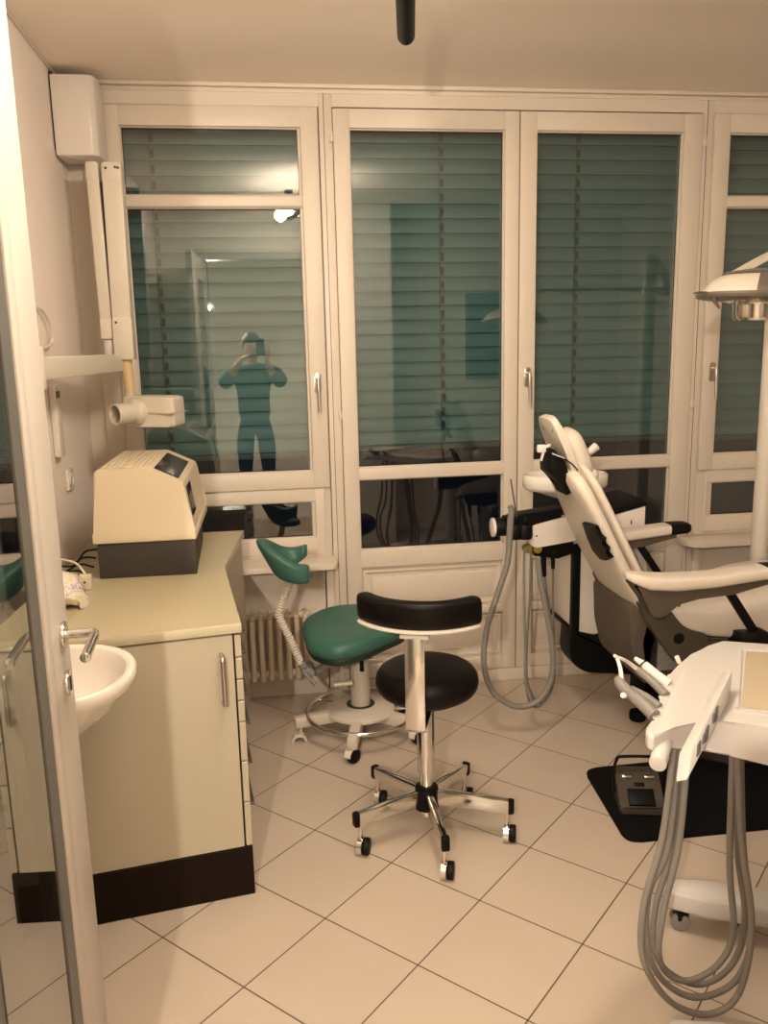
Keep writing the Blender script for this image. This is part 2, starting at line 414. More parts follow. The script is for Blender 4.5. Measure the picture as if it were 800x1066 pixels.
# blinds outside the glass
def blind(x0, x1, zb, label, cx, zt=2.63):
    root = thing('venetian_blind', label, 'blind', ((x0+x1)/2, .17, zb), 'exterior venetian blinds')
    bm = bmesh.new(); z = zb+.03; pitch = .0648
    while z < zt:
        pr = []
        for k in range(5):
            t = k/4; pr.append((.158+.016*t-.007*math.sin(PI*t), z+.0655*t-.001))
        for s in range(2): pass
        a = [(p[0], p[1]) for p in pr] + [(p[0]+.0012, p[1]) for p in reversed(pr)]
        prism(bm, a, lambda p, t: V((x1 if t else x0, p[0], p[1])))
        z += pitch
    put('slats', bm, 'slat', root)
    put('bottom_rail', B(x0, x1, .150, .172, zb, zb+.026, .004), 'slat_dark', root)
    bm = bmesh.new(); z = zb+.03
    while z < zt-.03:
        box(bm, cx-.007, cx+.007, .1465, .150, z+.006, z+.040); z += pitch
    box(bm, cx-.0015-.012, cx+.0015-.012, .147, .149, zb, zt)
    put('ladder_cord', bm, 'cordm', root)
blind(-.60, .28, 1.135, 'teal slatted blind behind the tall window left of the French doors', -.425)
blind(.36, 1.172, 1.150, 'teal slatted blind behind the left French door leaf', .857)
blind(1.184, 2.025, 1.150, 'teal slatted blind behind the right French door leaf', 1.508)
blind(2.10, 2.97, 1.135, 'teal slatted blind behind the rightmost window', 2.62)
pf_ = thing('picture_frame', 'dark picture in a thin frame, faintly mirrored in the left French door glass', 'picture', (2.06, -3.44, 1.3))
put('canvas', B(1.80, 2.32, -3.449, -3.437, 1.35, 2.05), 'slat_dark', pf_)
put('frame', frame_bm(1.78, 2.34, 1.33, 2.07, .025, .025, .025, .025, -3.449, -3.427, .003), 'darkmetal', pf_)
# ------------------------------------------------------------------ glazed interior door, standing open
ang = math.atan2(.03173, .9995)
TD = Matrix(((-.0, 0, 0, 0),)*4)
d_ = V((.03173, -.9995, 0)); n_ = V((.9995, .03173, 0)); z_ = V((0, 0, 1))
TD = Matrix((d_, n_, z_)).transposed().to_4x4(); TD.translation = V((-.4257, -2.08, 0))
HT = 2.305
def DB(bm, s0, s1, n0, n1, z0, z1, bev=0.0): return box(bm, s0, s1, n0, n1, z0, z1, bev)
bm = bmesh.new()
DB(bm, 0, .175, -.04, 0, .01, HT, .003); DB(bm, .74, .865, -.04, 0, .01, HT, .003)
DB(bm, .173, .742, -.04, 0, HT-.13, HT, .002); DB(bm, .173, .742, -.04, 0, .01, .13, .002)
door = structure(put('door_1', bm, 'doorwhite', T=TD, loc=(-.4257, -2.08, 0)), 'white framed glazed door standing open at the left edge')
bm = bmesh.new()
for n0, n1 in ((-.003, .006), (-.046, -.037)):
    DB(bm, .172, .225, n0, n1, .12, HT-.12, .004); DB(bm, .70, .745, n0, n1, .12, HT-.12, .004); DB(bm, .22, .705, n0, n1, .12, .165, .004); DB(bm, .22, .705, n0, n1, HT-.165, HT-.12, .004)
put('glazing_bead', bm, 'doorwhite', door, TD)
bm = bmesh.new()
DB(bm, .229, .290, -.034, .002, .15, HT-.15); DB(bm, .64, .697, -.034, -.004, .15, HT-.15)
put('grey_glazing_strip', bm, 'bead', door, TD)
bm = bmesh.new(); DB(bm, .2245, .230, -.03, -.001, .15, HT-.15); put('seal', bm, 'seal', door, TD)
bm = bmesh.new(); DB(bm, .289, .641, -.007, -.001, .14, HT-.14); put('glass_pane', bm, 'doorglass', door, TD)
bm = bmesh.new()
cyl(bm, (.066, -.001, 1.095), (.066, .009, 1.095), .027, bev=.003)
r1 = put('handle_rosette', bm, 'chrome', door, TD)
lev = [(.066, .008, 1.095), (.066, .045, 1.095), (.068, .060, 1.095), (.082, .066, 1.094), (.13, .066, 1.092), (.195, .066, 1.089)]
bm = bmesh.new(); tube(bm, lev, .0095, 14, 5); cyl(bm, (.19, .066, 1.089), (.198, .066, 1.0888), .0105, bev=.003)
put('handle_lever', bm, 'chrome', r1, TD)
bm = bmesh.new(); tube(bm, [(p[0], -.04-p[1], p[2]) for p in lev], .0095, 14, 5); cyl(bm, (.066, -.049, 1.095), (.066, -.039, 1.095), .027, bev=.003)
put('handle_lever', bm, 'chrome', door, TD)
bm = bmesh.new(); cyl(bm, (.070, -.001, .994), (.070, .009, .994), .027, bev=.003)
k1 = put('lock_rosette', bm, 'chrome', door, TD)
bm = bmesh.new(); box(bm, .066, .074, .0085, .0105, .978, 1.008, .001); put('keyhole', bm, 'seal', k1, TD)
bm = bmesh.new()
for z in (.3, 1.9): cyl(bm, (.868, .004, z-.04), (.868, .004, z+.04), .009)
put('hinge', bm, 'satin', door, TD)

# ================================================================== CABINETS
A = V((-.098, -1.477)); Bc = V((-.756, -1.575)); K = V((-.172, -.818)); E = V((-.110, -.235))
HB = .845
def cab_frame(p, q):                       # local frame of a face: x along p->q, y outward normal
    d = (q-p).normalized(); n = V((-d.y, d.x)); return d, n
front = thing('base_cabinet', 'olive cream base cabinet at the near end, with door, side drawers and brown kickboard', 'cabinet', (-.40, -1.2, 0))
inset = .018
dF = (Bc-A).normalized(); nF = V((dF.y, -dF.x));  nF = nF if nF.y < 0 else -nF
dS = (K-A).normalized(); nS = V((dS.y, -dS.x)); nS = nS if nS.x > 0 else -nS
a_in = A - nF*inset - nS*inset
k_in = K - nS*inset
body = [(a_in.x, a_in.y), (k_in.x, k_in.y), (-.756, -.80), (-.756, -1.557)]
put('body', PR(body, XY(.162, HB)), 'cabgap', front)
def slab(p, d, n, s0, s1, z0, z1, th, bev=.002, back=0.0):    # plate standing on a face
    bm = bmesh.new(); f = lambda s, o: p + d*s + n*o
    q = [f(s0, -back), f(s1, -back), f(s1, th-back), f(s0, th-back)]
    prism(bm, [(v.x, v.y) for v in q], XY(z0, z1), bev, 1); return bm
LF = (Bc-A).length
pf = A - nF*inset
dr = put('door', slab(pf, dF, nF, .024, LF, .165, .840, inset), 'cab', front)
hA = A + dF*.058 + nF*.002
bm = bmesh.new(); tube(bm, [(hA.x, hA.y, .640), (hA.x+nF.x*.028, hA.y+nF.y*.028, .643), (hA.x+nF.x*.032, hA.y+nF.y*.032, .66), (hA.x+nF.x*.032, hA.y+nF.y*.032, .765), (hA.x+nF.x*.028, hA.y+nF.y*.028, .782), (hA.x, hA.y, .785)], .0075, 12, 4)
put('handle', bm, 'satin', dr)
LS = (K-A).length
ps = A - nS*inset
for z0, z1 in ((.772, .838), (.704, .768), (.638, .700), (.571, .634), (.445, .567), (.311, .441), (.166, .307)):
    d = put('drawer', slab(ps, dS, nS, .0, LS-.01, z0, z1, inset), 'cab', front)
    zc = (z0+z1)/2+.012
    bm = bmesh.new(); c1 = A+dS*.10; c2 = A+dS*.26
    tube(bm, [(c1.x, c1.y, zc), (c1.x+nS.x*.015, c1.y+nS.y*.015, zc), (c2.x+nS.x*.015, c2.y+nS.y*.015, zc), (c2.x, c2.y, zc)], .006, 10, 1, smooth=False)
    put('handle', bm, 'darkmetal', d)
kb = bmesh.new()
q = [A, A-nS*.0+dS*LS, A+dS*LS-nS*.018, A-nS*.018-nF*.018, V((-.756, -1.557)), V((-.756, -1.575))]
prism(kb, [(v.x, v.y) for v in q], XY(0, .162), .002, 1)
put('kickboard', kb, 'plinth', front)
back = thing('base_cabinet', 'olive cream base cabinet at the window end, angled outwards', 'cabinet', (-.45, -.5, 0))
put('body', PR([(K.x-.012, K.y+.006), (E.x-.012, E.y), (-.756, -.235), (-.756, -.79)], XY(.10, HB), .002, 1), 'cab', back)
put('kickboard', PR([(K.x-.05, K.y+.01), (E.x-.05, E.y-.02), (-.756, -.25), (-.756, -.79)], XY(0, .0995), .002, 1), 'plinth', back)
wt = [(A.x+.004, A.y-.004), (K.x+.002, K.y), (E.x, E.y+.02), (-.757, -.215), (-.757, -1.578)]
top = put('worktop', PR(wt, XY(HB+.0005, .873), .002, 2), 'edge', loc=(-.4, -.9, .846))
tag(top, 'yellowish cream laminate worktop running along the left wall', 'worktop')
put('laminate_top', PR([(p[0]*.9985-.0005, p[1]*.9985) for p in wt], XY(.873, .8745)), 'counter', top)

# ------------------------------------------------------------------ film processor
HP = .8747
pr_ = thing('film_processor', 'boxy beige film processor with dark grey base and smoked window on the worktop', 'film processor', (-.42, -.63, HP))
put('base', PR([(-.590, -.899), (-.259, -.905), (-.274, -.36), (-.586, -.36)], XY(HP, HP+.125), .004), 'dgrey', pr_)
z0 = HP+.125
prof = [(-.603, z0), (-.253, z0), (-.255, z0+.028), (-.261, z0+.033), (-.286, z0+.200), (-.293, z0+.207), (-.395, z0+.257), (-.567, z0+.257), (-.580, z0+.248), (-.598, z0+.033), (-.603, z0+.028)]
prof = rounded(prof, .006, 2)
def pfn(p, t): return V((p[0]+(.006 if t else 0), -.37 if t else -.908, p[1]))
hood = put('hood', PR(prof, pfn, .006, 2), 'beige', pr_)
bm = bmesh.new()
for i in range(9):                           # ridges of the vented top
    x = -.558+i*.0178
    box(bm, x, x+.010, -.86, -.41, z0+.255, z0+.261, .002)
put('vent_ridges', bm, 'beige', hood)
sl = math.atan2(.050, .102)
bm = bmesh.new(); box(bm, -.046, .044, -.225, .255, -.001, .002, .001)
put('smoked_window', bm, 'smoke', hood, Matrix.Translation((-.343, -.65, z0+.2318)) @ Matrix.Rotation(sl, 4, 'Y'))
sr = math.atan2(.025, .167)
bm = bmesh.new(); box(bm, -.002, .002, -.20, .22, -.055, .055, .001)
put('smoked_window', bm, 'smoke', hood, Matrix.Translation((-.2745, -.65, z0+.125)) @ Matrix.Rotation(-sr, 4, 'Y'))
# packet, adapter, cables beside it
bm = bmesh.new()
ring = []
for (x, w, h, y) in ((-.735, .06, .055, -1.22), (-.70, .085, .10, -1.20), (-.655, .09, .11, -1.19), (-.615, .075, .09, -1.18), (-.592, .055, .05, -1.19), (-.580, .045, .012, -1.21)):
    ring.append([V((x+random.uniform(-.006, .006), y+w*math.cos(a)*(1+random.uniform(-.15, .15)), HP+h*.5+h*.5*math.sin(a))) for a in [2*PI*k/12 for k in range(12)]])
loft(bm, ring)
tag(put('tissue_packet', bm, 'packet', loc=(-.65, -1.19, HP)), 'crumpled white printed plastic packet on the worktop behind the door', 'packet')
bm = bmesh.new(); box(bm, -.632, -.594, -1.035, -1.0, HP, HP+.05, .004)
ad = tag(put('power_adapter', bm, 'cable', loc=(-.613, -1.018, HP)), 'small cream power adapter beside the grey base of the film processor', 'adapter')
put('pin_hole', C_((-.613, -1.0352, HP+.028), (-.613, -1.0362, HP+.028), .004), 'seal', ad)
bm = bmesh.new(); tube(bm, [(-.615, -1.0, HP+.045), (-.65, -.96, HP+.075), (-.70, -.93, HP+.085), (-.735, -.93, HP+.10)], .004, 8); tube(bm, [(-.632, -1.02, HP+.02), (-.66, -1.01, HP+.035), (-.70, -.99, HP+.02), (-.74, -.95, HP+.05)], .003, 8)
put('cord', bm, 'cable', ad)
bm = bmesh.new()
for k in range(4):
    y = -.93+.05*k; tube(bm, [(-.612, y, HP+.02+.02*k), (-.65, y-.03, HP+.05+.01*k), (-.70, y+.02, HP+.03), (-.742, y-.02, HP+.004+.02*k)], .0035, 8)
tag(put('cable_tangle', bm, 'blackp', loc=(-.68, -.85, HP)), 'dark tangle of cables between the film processor and the left wall', 'cables')
# ------------------------------------------------------------------ washbasin
sink = thing('washbasin', 'white ceramic washbasin on the left wall beside the open door', 'washbasin', (-.757, -1.785, .64))
out = []
cy = -1.79
for k in range(40):
    a = 2*PI*k/40; c, s = math.cos(a), math.sin(a)
    x = -.57 + .224*abs(c)**.85*(1 if c > 0 else -1) if c > 0 else -.57-.186*min(1, abs(c)*1.6)
    out.append((x, cy+.205*(abs(s)**.9)*(1 if s > 0 else -1)))
def sring(s, z, dx=0, dy=1): return [V((-.757+(p[0]+.757)*s+dx, cy+(p[1]-cy)*s*dy, z)) for p in out]
bm = bmesh.new()
RZ = .882
rings = [sring(.40, .665), sring(.50, .68), sring(.62, .715), sring(.78, .765), sring(.91, .815), sring(.955, .838), sring(.985, .848), sring(1, .862), sring(.998, .876), sring(.985, RZ), sring(.955, RZ-.001), sring(.93, RZ-.008), sring(.90, RZ-.035, .012), sring(.80, RZ-.085, .03), sring(.62, RZ-.125, .06), sring(.3, RZ-.137, .14), sring(.06, RZ-.14, .2)]
loft(bm, rings)
put('basin', bm, 'ceramic', sink, ang=60)
bm = bmesh.new(); cyl(bm, (-.59, -1.79, RZ-.139), (-.59, -1.79, RZ-.133), .022, bev=.003); put('drain', bm, 'chrome', sink)
bm = bmesh.new(); cyl(bm, (-.69, -1.86, RZ-.01), (-.69, -1.86, RZ+.09), .022, bev=.004); tube(bm, [(-.69, -1.86, RZ+.06), (-.64, -1.84, RZ+.08), (-.60, -1.82, RZ+.07)], .011, 10); cyl(bm, (-.69, -1.86, RZ+.09), (-.70, -1.86, RZ+.12), .018, .014, bev=.004)
put('tap', bm, 'chrome', sink)
bm = bmesh.new(); tube(bm, [(-.66, -1.79, .67), (-.66, -1.79, .55), (-.68, -1.79, .50), (-.757, -1.79, .50)], .018, 12); put('waste_pipe', bm, 'chrome', sink)
bm = bmesh.new(); cyl(bm, (-.757, -1.66, .46), (-.70, -1.66, .46), .010); cyl(bm, (-.70, -1.66, .46), (-.655, -1.66, .46), .016, .013, bev=.003); tube(bm, [(-.70, -1.66, .46), (-.70, -1.66, .6), (-.69, -1.80, .70)], .005, 8)
put('angle_valve', bm, 'darkmetal', sink)
# ------------------------------------------------------------------ radiator
rad = thing('radiator', 'cream column radiator under the left windowsill', 'radiator', (-.10, -.085, .13))
for k in range(15):
    x = -.425+.0405*k
    bm = bmesh.new()
    for y in (-.125, -.085, -.045): box(bm, x-.0125, x+.0125, y-.014, y+.014, .15, .435, .010, 3)
    box(bm, x-.013, x+.013, -.138, -.032, .425, .452, .011, 3); box(bm, x-.013, x+.013, -.138, -.032, .136, .165, .011, 3)
    put('column', bm, 'radi', rad)
bm = bmesh.new()
for z in (.155, .435): cyl(bm, (-.43, -.085, z), (.16, -.085, z), .018)
for z in (.20, .40): cyl(bm, (-.25, -.04, z), (-.25, .02, z), .008); cyl(bm, (.1, -.04, z), (.1, .02, z), .008)
put('header_pipe', bm, 'radi', rad)
# ------------------------------------------------------------------ box in the ceiling corner
bxp = rounded([(-.752, -.19), (-.612, -.19), (-.592, -.172), (-.586, -.13), (-.586, -.015), (-.752, -.015)], [.004, .006, .006, .006, .004, .004], 3)
eb = tag(put('equipment_box', PR(bxp, XY(2.405, 2.700), .006), 'white', loc=(-.67, -.1, 2.405)), 'white upright box mounted high in the corner under the ceiling', 'box')
put('mounting_plate', B(-.759, -.750, -.17, -.03, 2.43, 2.715), 'seal', eb)
# ------------------------------------------------------------------ dental x-ray unit
xr = thing('dental_xray_unit', 'cream wall-mounted dental x-ray unit with folded arm and tube head', 'x-ray unit', (-.755, -1.15, 1.60))
bm = bmesh.new(); box(bm, -.758, -.70, -1.25, -1.05, 1.50, 1.72, .008); cyl(bm, (-.69, -1.12, 1.54), (-.69, -1.12, 1.67), .04, bev=.004)
put('wall_mount', bm, 'xray', xr)
PIV = U(116, 366, -.215)
aL = V((-.690, -1.12)); aR = V((PIV.x+.02, -.185)); dd = (aR-aL).normalized(); nn = V((-dd.y, dd.x))
q = [aL+nn*.035-dd*.03, aL-nn*.035-dd*.03, aR-nn*.035, aR+nn*.035]
put('extension_arm', PR([(v.x, v.y) for v in q], XY(1.568, 1.637), .006), 'xray', xr)
bm = bmesh.new(); cyl(bm, (PIV.x, PIV.y, 1.635), (PIV.x, PIV.y, 1.70), .027, bev=.003)
put('pivot', bm, 'white', xr)
def arm(name, pa, pb, w, d, m='xray'):
    T = axis(pa, pb-pa, V((0, -1, 0))); L = (pb-pa).length
    bm = bmesh.new(); box(bm, -w/2, w/2, -d/2, d/2, 0, L, .006); return put(name, bm, m, xr, T), T, L
YA = -.215
l1, T1, L1 = arm('lower_arm', U(113.5, 352, YA), U(97.7, 182, YA), .047, .075)
sx_ = 1 if (T1.to_3x3() @ V((1, 0, 0))).x > 0 else -1
bm = bmesh.new(); box(bm, sx_*.034-.0115, sx_*.034+.0115, -.030, .020, .02, L1-.03)
put('arm_slot_shade', bm, 'dgrey', l1, T1)  # dark strip added as the shade in the channel between the arms
bm = bmesh.new(); box(bm, -.025, .025, -.040, .040, -.005, .075, .006); put('arm_cap', bm, 'xray', l1, T1)
bm = bmesh.new(); box(bm, -.026, .026, -.040, .040, L1-.03, L1+.045, .012); put('arm_cap', bm, 'xray', l1, T1)
for (x, z) in ((-.012, .045), (.010, .045), (.016, .02), (-.016, L1-.02), (-.004, L1-.02), (.008, L1-.02), (.012, L1+.02)): put('bolt', C_((x, -.0385, z), (x, -.0425, z), .0048, seg=10), 'seal', l1, T1)
YB = -.235
l2, T2, L2 = arm('upper_arm', U(117.5, 180, YB), U(131, 374, YB), .074, .075)
bm = bmesh.new(); box(bm, -.039, .039, -.040, .040, -.035, .04, .012); put('arm_cap', bm, 'xray', l2, T2)
bm = bmesh.new(); box(bm, -.038, .038, -.0395, .0395, L2-.165, L2+.002, .006); put('arm_cap', bm, 'xray', l2, T2)
for (x, z) in ((-.022, L2-.145), (.026, -.012), (.016, -.014), (-.02, -.01)): put('bolt', C_((x, -.0385, z), (x, -.0425, z), .0048, seg=10), 'seal', l2, T2); put('bolt', C_((x, .0385, z), (x, .0425, z), .0048, seg=10), 'seal', l2, T2)
p0, p1 = U(131.5, 374, YB), U(135, 409, YB)
bm = bmesh.new(); cyl(bm, p0, p1, .0225, .021); put('collar', bm, 'tan', xr)
p2 = U(137, 424, YB)
bm = bmesh.new(); cyl(bm, p1, p2, .020, .022, bev=.002); cyl(bm, p1-V((0, 0, .001)), p1-V((0, 0, .006)), .0225)
put('yoke', bm, 'xray', xr)
hc = U(163, 428, -.27)
hx = V((.93, -.36, -.02)).normalized(); hz = V((0, 0, 1)); hy = hz.cross(hx).normalized()
TH = Matrix((hx, hy, hz)).transposed().to_4x4(); TH.translation = hc
bm = bmesh.new()
hp = [(-.118, -.062), (-.02, -.070), (.068, -.062), (.104, -.050), (.104, .050), (.060, .062), (-.02, .066), (-.118, .058)]
prism(bm, rounded(hp, .014, 3), lambda p, t: V((p[0], p[1], .062 if t else -.058)), .013, 3)
head = put('tube_head', bm, 'xray', xr, TH)
put('seam', B(-.10, .1055, -.0715, .068, -.003, -.0005), 'tan', head, TH)
ca = hc - hx*.050 - hy*.045
cd = V((-.72, -.69, -.02)).normalized()
TC = axis(ca, cd)
bm = bmesh.new(); lathe(bm, [(.054, -.01), (.054, .02), (.047, .035), (.041, .04), (.0405, .095), (.043, .097), (.043, .118), (.038, .120), (.035, .118), (.034, .05), (.005, .045)], 32, TC)
cn = put('cone', bm, 'xray', head)
bm = bmesh.new(); lathe(bm, [(.0335, .056), (.0335, .058), (.004, .058), (.004, .056)], 24, TC); put('aperture', bm, 'dgrey', cn)
# ------------------------------------------------------------------ small things on the left wall
xt = tag(put('xray_timer', B(-.759, -.734, -.66, -.590, 1.275, 1.535, .006), 'white', loc=(-.76, -.62, 1.275)), 'slim white control unit with a small dark display on the left wall', 'control unit')
put('display', B(-.7345, -.7325, -.652, -.600, 1.488, 1.512), 'smoke', xt)
so = tag(put('wall_socket', B(-.76, -.748, -.518, -.437, 1.128, 1.209, .005), 'ceramic', loc=(-.76, -.48, 1.13)), 'white electrical wall socket above the worktop', 'socket')
bm = bmesh.new(); lathe(bm, [(.026, 0), (.026, .004), (.021, .004), (.019, .0015), (.004, .0015)], 24, axis((-.748, -.477, 1.168), (1, 0, 0))); put('socket_face', bm, 'ceramic', so)
bm = bmesh.new()
for z in (1.159, 1.177): cyl(bm, (-.7478, -.477, z), (-.7455, -.477, z), .0035, seg=10)
put('pin_hole', bm, 'seal', so)
bm = bmesh.new(); tube(bm, [(-.757, -.735, 1.800), (-.748, -.69, 1.797), (-.742, -.63, 1.765), (-.740, -.60, 1.72), (-.742, -.605, 1.685), (-.75, -.66, 1.668), (-.757, -.70, 1.664)], .0055, 8)
tag(put('cable_loop', bm, 'cable', loc=(-.757, -.69, 1.66)), 'white cable loop sticking out of the left wall', 'cable')

# ================================================================== STOOLS
def bar(bm, a, b, w0, h0, w1, h1, bev=.003):     # tapered flat bar lying between two points
    a, b = V(a), V(b); d = (b-a).normalized(); s = V((0, 0, 1)).cross(d).normalized(); u = d.cross(s)
    ra = [a+s*(-w0/2)+u*(-h0/2), a+s*(w0/2)+u*(-h0/2), a+s*(w0/2)+u*(h0/2), a+s*(-w0/2)+u*(h0/2)]
    rb = [b+s*(-w1/2)+u*(-h1/2), b+s*(w1/2)+u*(-h1/2), b+s*(w1/2)+u*(h1/2), b+s*(-w1/2)+u*(h1/2)]
    n0 = len(bm.verts); loft(bm, [ra, rb]); bm.verts.ensure_lookup_table()
    if bev:
        es = list({e for v in bm.verts[n0:] for e in v.link_edges}); bmesh.ops.bevel(bm, geom=es, offset=bev, segments=2, profile=.5, affect='EDGES')
    return bm
# ---- black stool
SX, SY = .487, -1.245
bs = thing('stool', 'black round stool with curved backrest and chrome five-star base on castors', 'stool', (SX, SY, 0))
RS = .172
ol = [(SX+.008+RS*math.cos(2*PI*k/48), SY+.01+RS*math.sin(2*PI*k/48)) for k in range(48)]
seat = put('seat', cushion(ol, .505, .603, .046, .010), 'black', bs)
bm = bmesh.new(); lathe(bm, [(.110, .490), (.115, .494), (.115, .508), (.05, .508)], 40, Matrix.Translation((SX+.01, SY+.01, 0))); put('seat_plate', bm, 'blackp', bs)
bm = bmesh.new(); cyl(bm, (SX, SY, .235), (SX, SY, .485), .0305, seg=28); cyl(bm, (SX, SY, .232), (SX, SY, .238), .031); put('column_sleeve', bm, 'chrome', bs)
bm = bmesh.new(); cyl(bm, (SX, SY, .07), (SX, SY, .26), .0225, seg=24); put('column', bm, 'chrome', bs)
bm = bmesh.new(); cyl(bm, (SX, SY, .095), (SX, SY, .175), .042, .040, bev=.005); put('hub', bm, 'blackp', bs)
for (px, py) in ((373, 881), (464, 907), (531, 867), (481, 829), (392, 829)):
    e = UZ(px, py, .03); d = V((e.x-SX, e.y-SY, 0)); a = math.atan2(d.y, d.x); R = min(.31, max(.25, d.length))+.004; d.normalize()
    p_in = V((SX, SY, .140)) + d*.035; p_out = V((SX, SY, .128)) + d*R
    bm = bmesh.new(); bar(bm, p_in, p_out, .026, .056, .024, .044, .004)
    leg = put('leg', bm, 'chrome', bs)
    bm = bmesh.new(); bar(bm, p_out-d*.010, p_out+d*.010, .027, .052, .026, .046, .005); put('end_cap', bm, 'blackp', leg)
    sp = p_out - d*.014; sp.z = .112
    yaw = -.35
    fx = V((math.cos(yaw), math.sin(yaw), 0)); sxv = V((-fx.y, fx.x, 0)); r = .029
    c = V((sp.x, sp.y, r)) + fx*.010
    bm = bmesh.new(); cyl(bm, (sp.x, sp.y, .045), (sp.x, sp.y, .115), .0075, seg=12)
    rings = []
    for s in (-.022, -.020, -.003):
        rr = r+.001 if s > -.022 else r*.8
        rings.append([c+sxv*0+fx*s+(sxv*math.cos(t)+V((0, 0, 1))*math.sin(t))*rr for t in [2*PI*k/24 for k in range(24)]])
    loft(bm, rings)
    box(bm, c.x-.012, c.x+.012, c.y-.012, c.y+.012, .030, .056, .006)
    cs = put('castor', bm, 'chrome', bs)
    bm = bmesh.new(); cyl(bm, c-fx*.003, c+fx*.020, r, bev=.005); put('wheel', bm, 'blackp', cs)
o_ = V((-.33, -.94, 0)).normalized(); t_ = V((-o_.y, o_.x, 0))
t_ = t_ if t_.x > 0 else -t_
BC = V((SX, SY, 0)) + o_*.205
bm = bmesh.new(); bar(bm, BC+V((0, 0, .435)), BC+V((0, 0, .765)), .008, .058, .008, .058, .0015)
# the upright is a flat bar: rebuild as an oriented slab
bm.free(); bm = bmesh.new()
TB = Matrix((t_, -o_, V((0, 0, 1)))).transposed().to_4x4(); TB.translation = BC
box(bm, -.031, .031, -.004, .004, .470, .782, .002); box(bm, -.031, .031, -.004, .17, .470, .479, .002)
put('backrest_bar', bm, 'chrome', bs, TB)
bm = bmesh.new(); box(bm, -.045, .045, -.006, .02, .774, .786, .002); box(bm, -.025, .025, .004, .014, .78, .83, .002); put('backrest_bracket', bm, 'offwhite', bs, TB)
def crescent(R, half, z0, z1, th0, th1, out_shift, lean=0.0, n=28):
    """pad following an arc, in the bar's frame: arc centre on +y, middle nearest -y"""
    rings = []
    for i in range(n+1):
        a = -half+2*half*i/n
        e = min(1, (1-abs(2*i/n-1))*7); w = math.sqrt(max(.02, 1-(1-e)**2))
        ring = []
        for k in range(20):
            t = 2*PI*k/20; cx_, sz_ = math.cos(t), math.sin(t)
            u = (abs(cx_)**.55)*(1 if cx_ > 0 else -1); v = (abs(sz_)**.45)*(1 if sz_ > 0 else -1)
            th = (th0+th1)/2*w; hh = (z1-z0)/2*(.72+.28*w)
            rr = R+out_shift+u*th/2; z = (z0+z1)/2+v*hh
            ring.append(V((rr*math.sin(a), R-rr*math.cos(a)-lean*v, z)))
        rings.append(ring)
    return loft(bmesh.new(), rings)
bk = put('backrest', crescent(.235, 1.0, .796, .889, .055, .055, -.012, .006), 'black', bs, TB)
put('backrest_shell', crescent(.235, .95, .792, .802, .05, .05, -.004), 'offwhite', bs, TB)
# ---- green stool
gc = V((.352, -.452, 0))
gs = thing('stool', 'green saddle stool with ribbed flexible arm, foot ring and cream base', 'stool', gc)
gx, gy = gc.x-.03, gc.y-.02
go = smooth_poly([(gx-.205, gy+.02), (gx-.19, gy+.13), (gx-.09, gy+.205), (gx+.05, gy+.20), (gx+.16, gy+.12), (gx+.235, gy+.02), (gx+.225, gy-.07), (gx+.12, gy-.13), (gx+.0, gy-.195), (gx-.10, gy-.20), (gx-.18, gy-.12)], 5)
zf = lambda x, y: .020*math.cos((x-gx)*9)*0 + .022*((y-gy)/.2) + .016*((x-gx)/.2) - .018*math.exp(-((x-gx-.02)/.10)**2)*max(0, 1-abs(y-gy)/.2)
TS = Matrix.Identity(4)
put('seat', cushion(go, .440, .515, .036, .006, zf), 'green', gs, ang=70)
gi = [(gx+(p[0]-gx)*.955, gy+(p[1]-gy)*.955) for p in go]
put('seat_base', cushion(gi, .424, .455, .010, 0, zf), 'gseam', gs)
bm = bmesh.new(); cyl(bm, (gc.x, gc.y, .12), (gc.x, gc.y, .37), .043, .038, seg=28, bev=.003); put('column', bm, 'stoolw', gs)
bm = bmesh.new(); cyl(bm, (gc.x, gc.y, .36), (gc.x, gc.y, .425), .028); box(bm, gc.x-.09, gc.x+.09, gc.y-.07, gc.y+.07, .385, .415, .004); box(bm, gc.x-.03, gc.x+.05, gc.y-.05, gc.y-.02, .355, .385, .004); put('seat_mechanism', bm, 'grey', gs)
bm = bmesh.new(); box(bm, gc.x-.004, gc.x+.014, gc.y-.049, gc.y-.040, .30, .36, .003); put('gas_lever', bm, 'blackp', gs)
bm = bmesh.new(); tube(bm, [(gc.x-.08, gc.y-.06, .385), (gc.x-.085, gc.y-.10, .33), (gc.x-.085, gc.y-.13, .30)], .004, 8); box(bm, gc.x-.125, gc.x-.045, gc.y-.155, gc.y-.115, .286, .302, .007); put('height_lever', bm, 'stoolw', gs)
bm = bmesh.new(); lathe(bm, [(.05, .105), (.135, .100), (.146, .106), (.146, .116), (.138, .124), (.10, .134), (.062, .139), (.060, .136), (.045, .134)], 48, Matrix.Translation((gc.x, gc.y, 0))); put('base_cover', bm, 'stoolw', gs)
bm = bmesh.new(); lathe(bm, [(.043, .1345), (.061, .1365), (.061, .1395), (.043, .1395)], 32, Matrix.Translation((gc.x, gc.y, 0))); put('column_gap', bm, 'gseam', gs)
bm = bmesh.new(); tube(bm, [(gc.x+.232*math.cos(2*PI*k/48), gc.y+.232*math.sin(2*PI*k/48), .105) for k in range(49)], .010, 10, 1)
fr = put('foot_ring', bm, 'chrome', gs, ang=70)
bm = bmesh.new()
for a in (2.4, .9, -.1): tube(bm, [(gc.x+.12*math.cos(a), gc.y+.12*math.sin(a), .112), (gc.x+.232*math.cos(a), gc.y+.232*math.sin(a), .105)], .006, 8, 1)
put('ring_spoke', bm, 'chrome', fr)
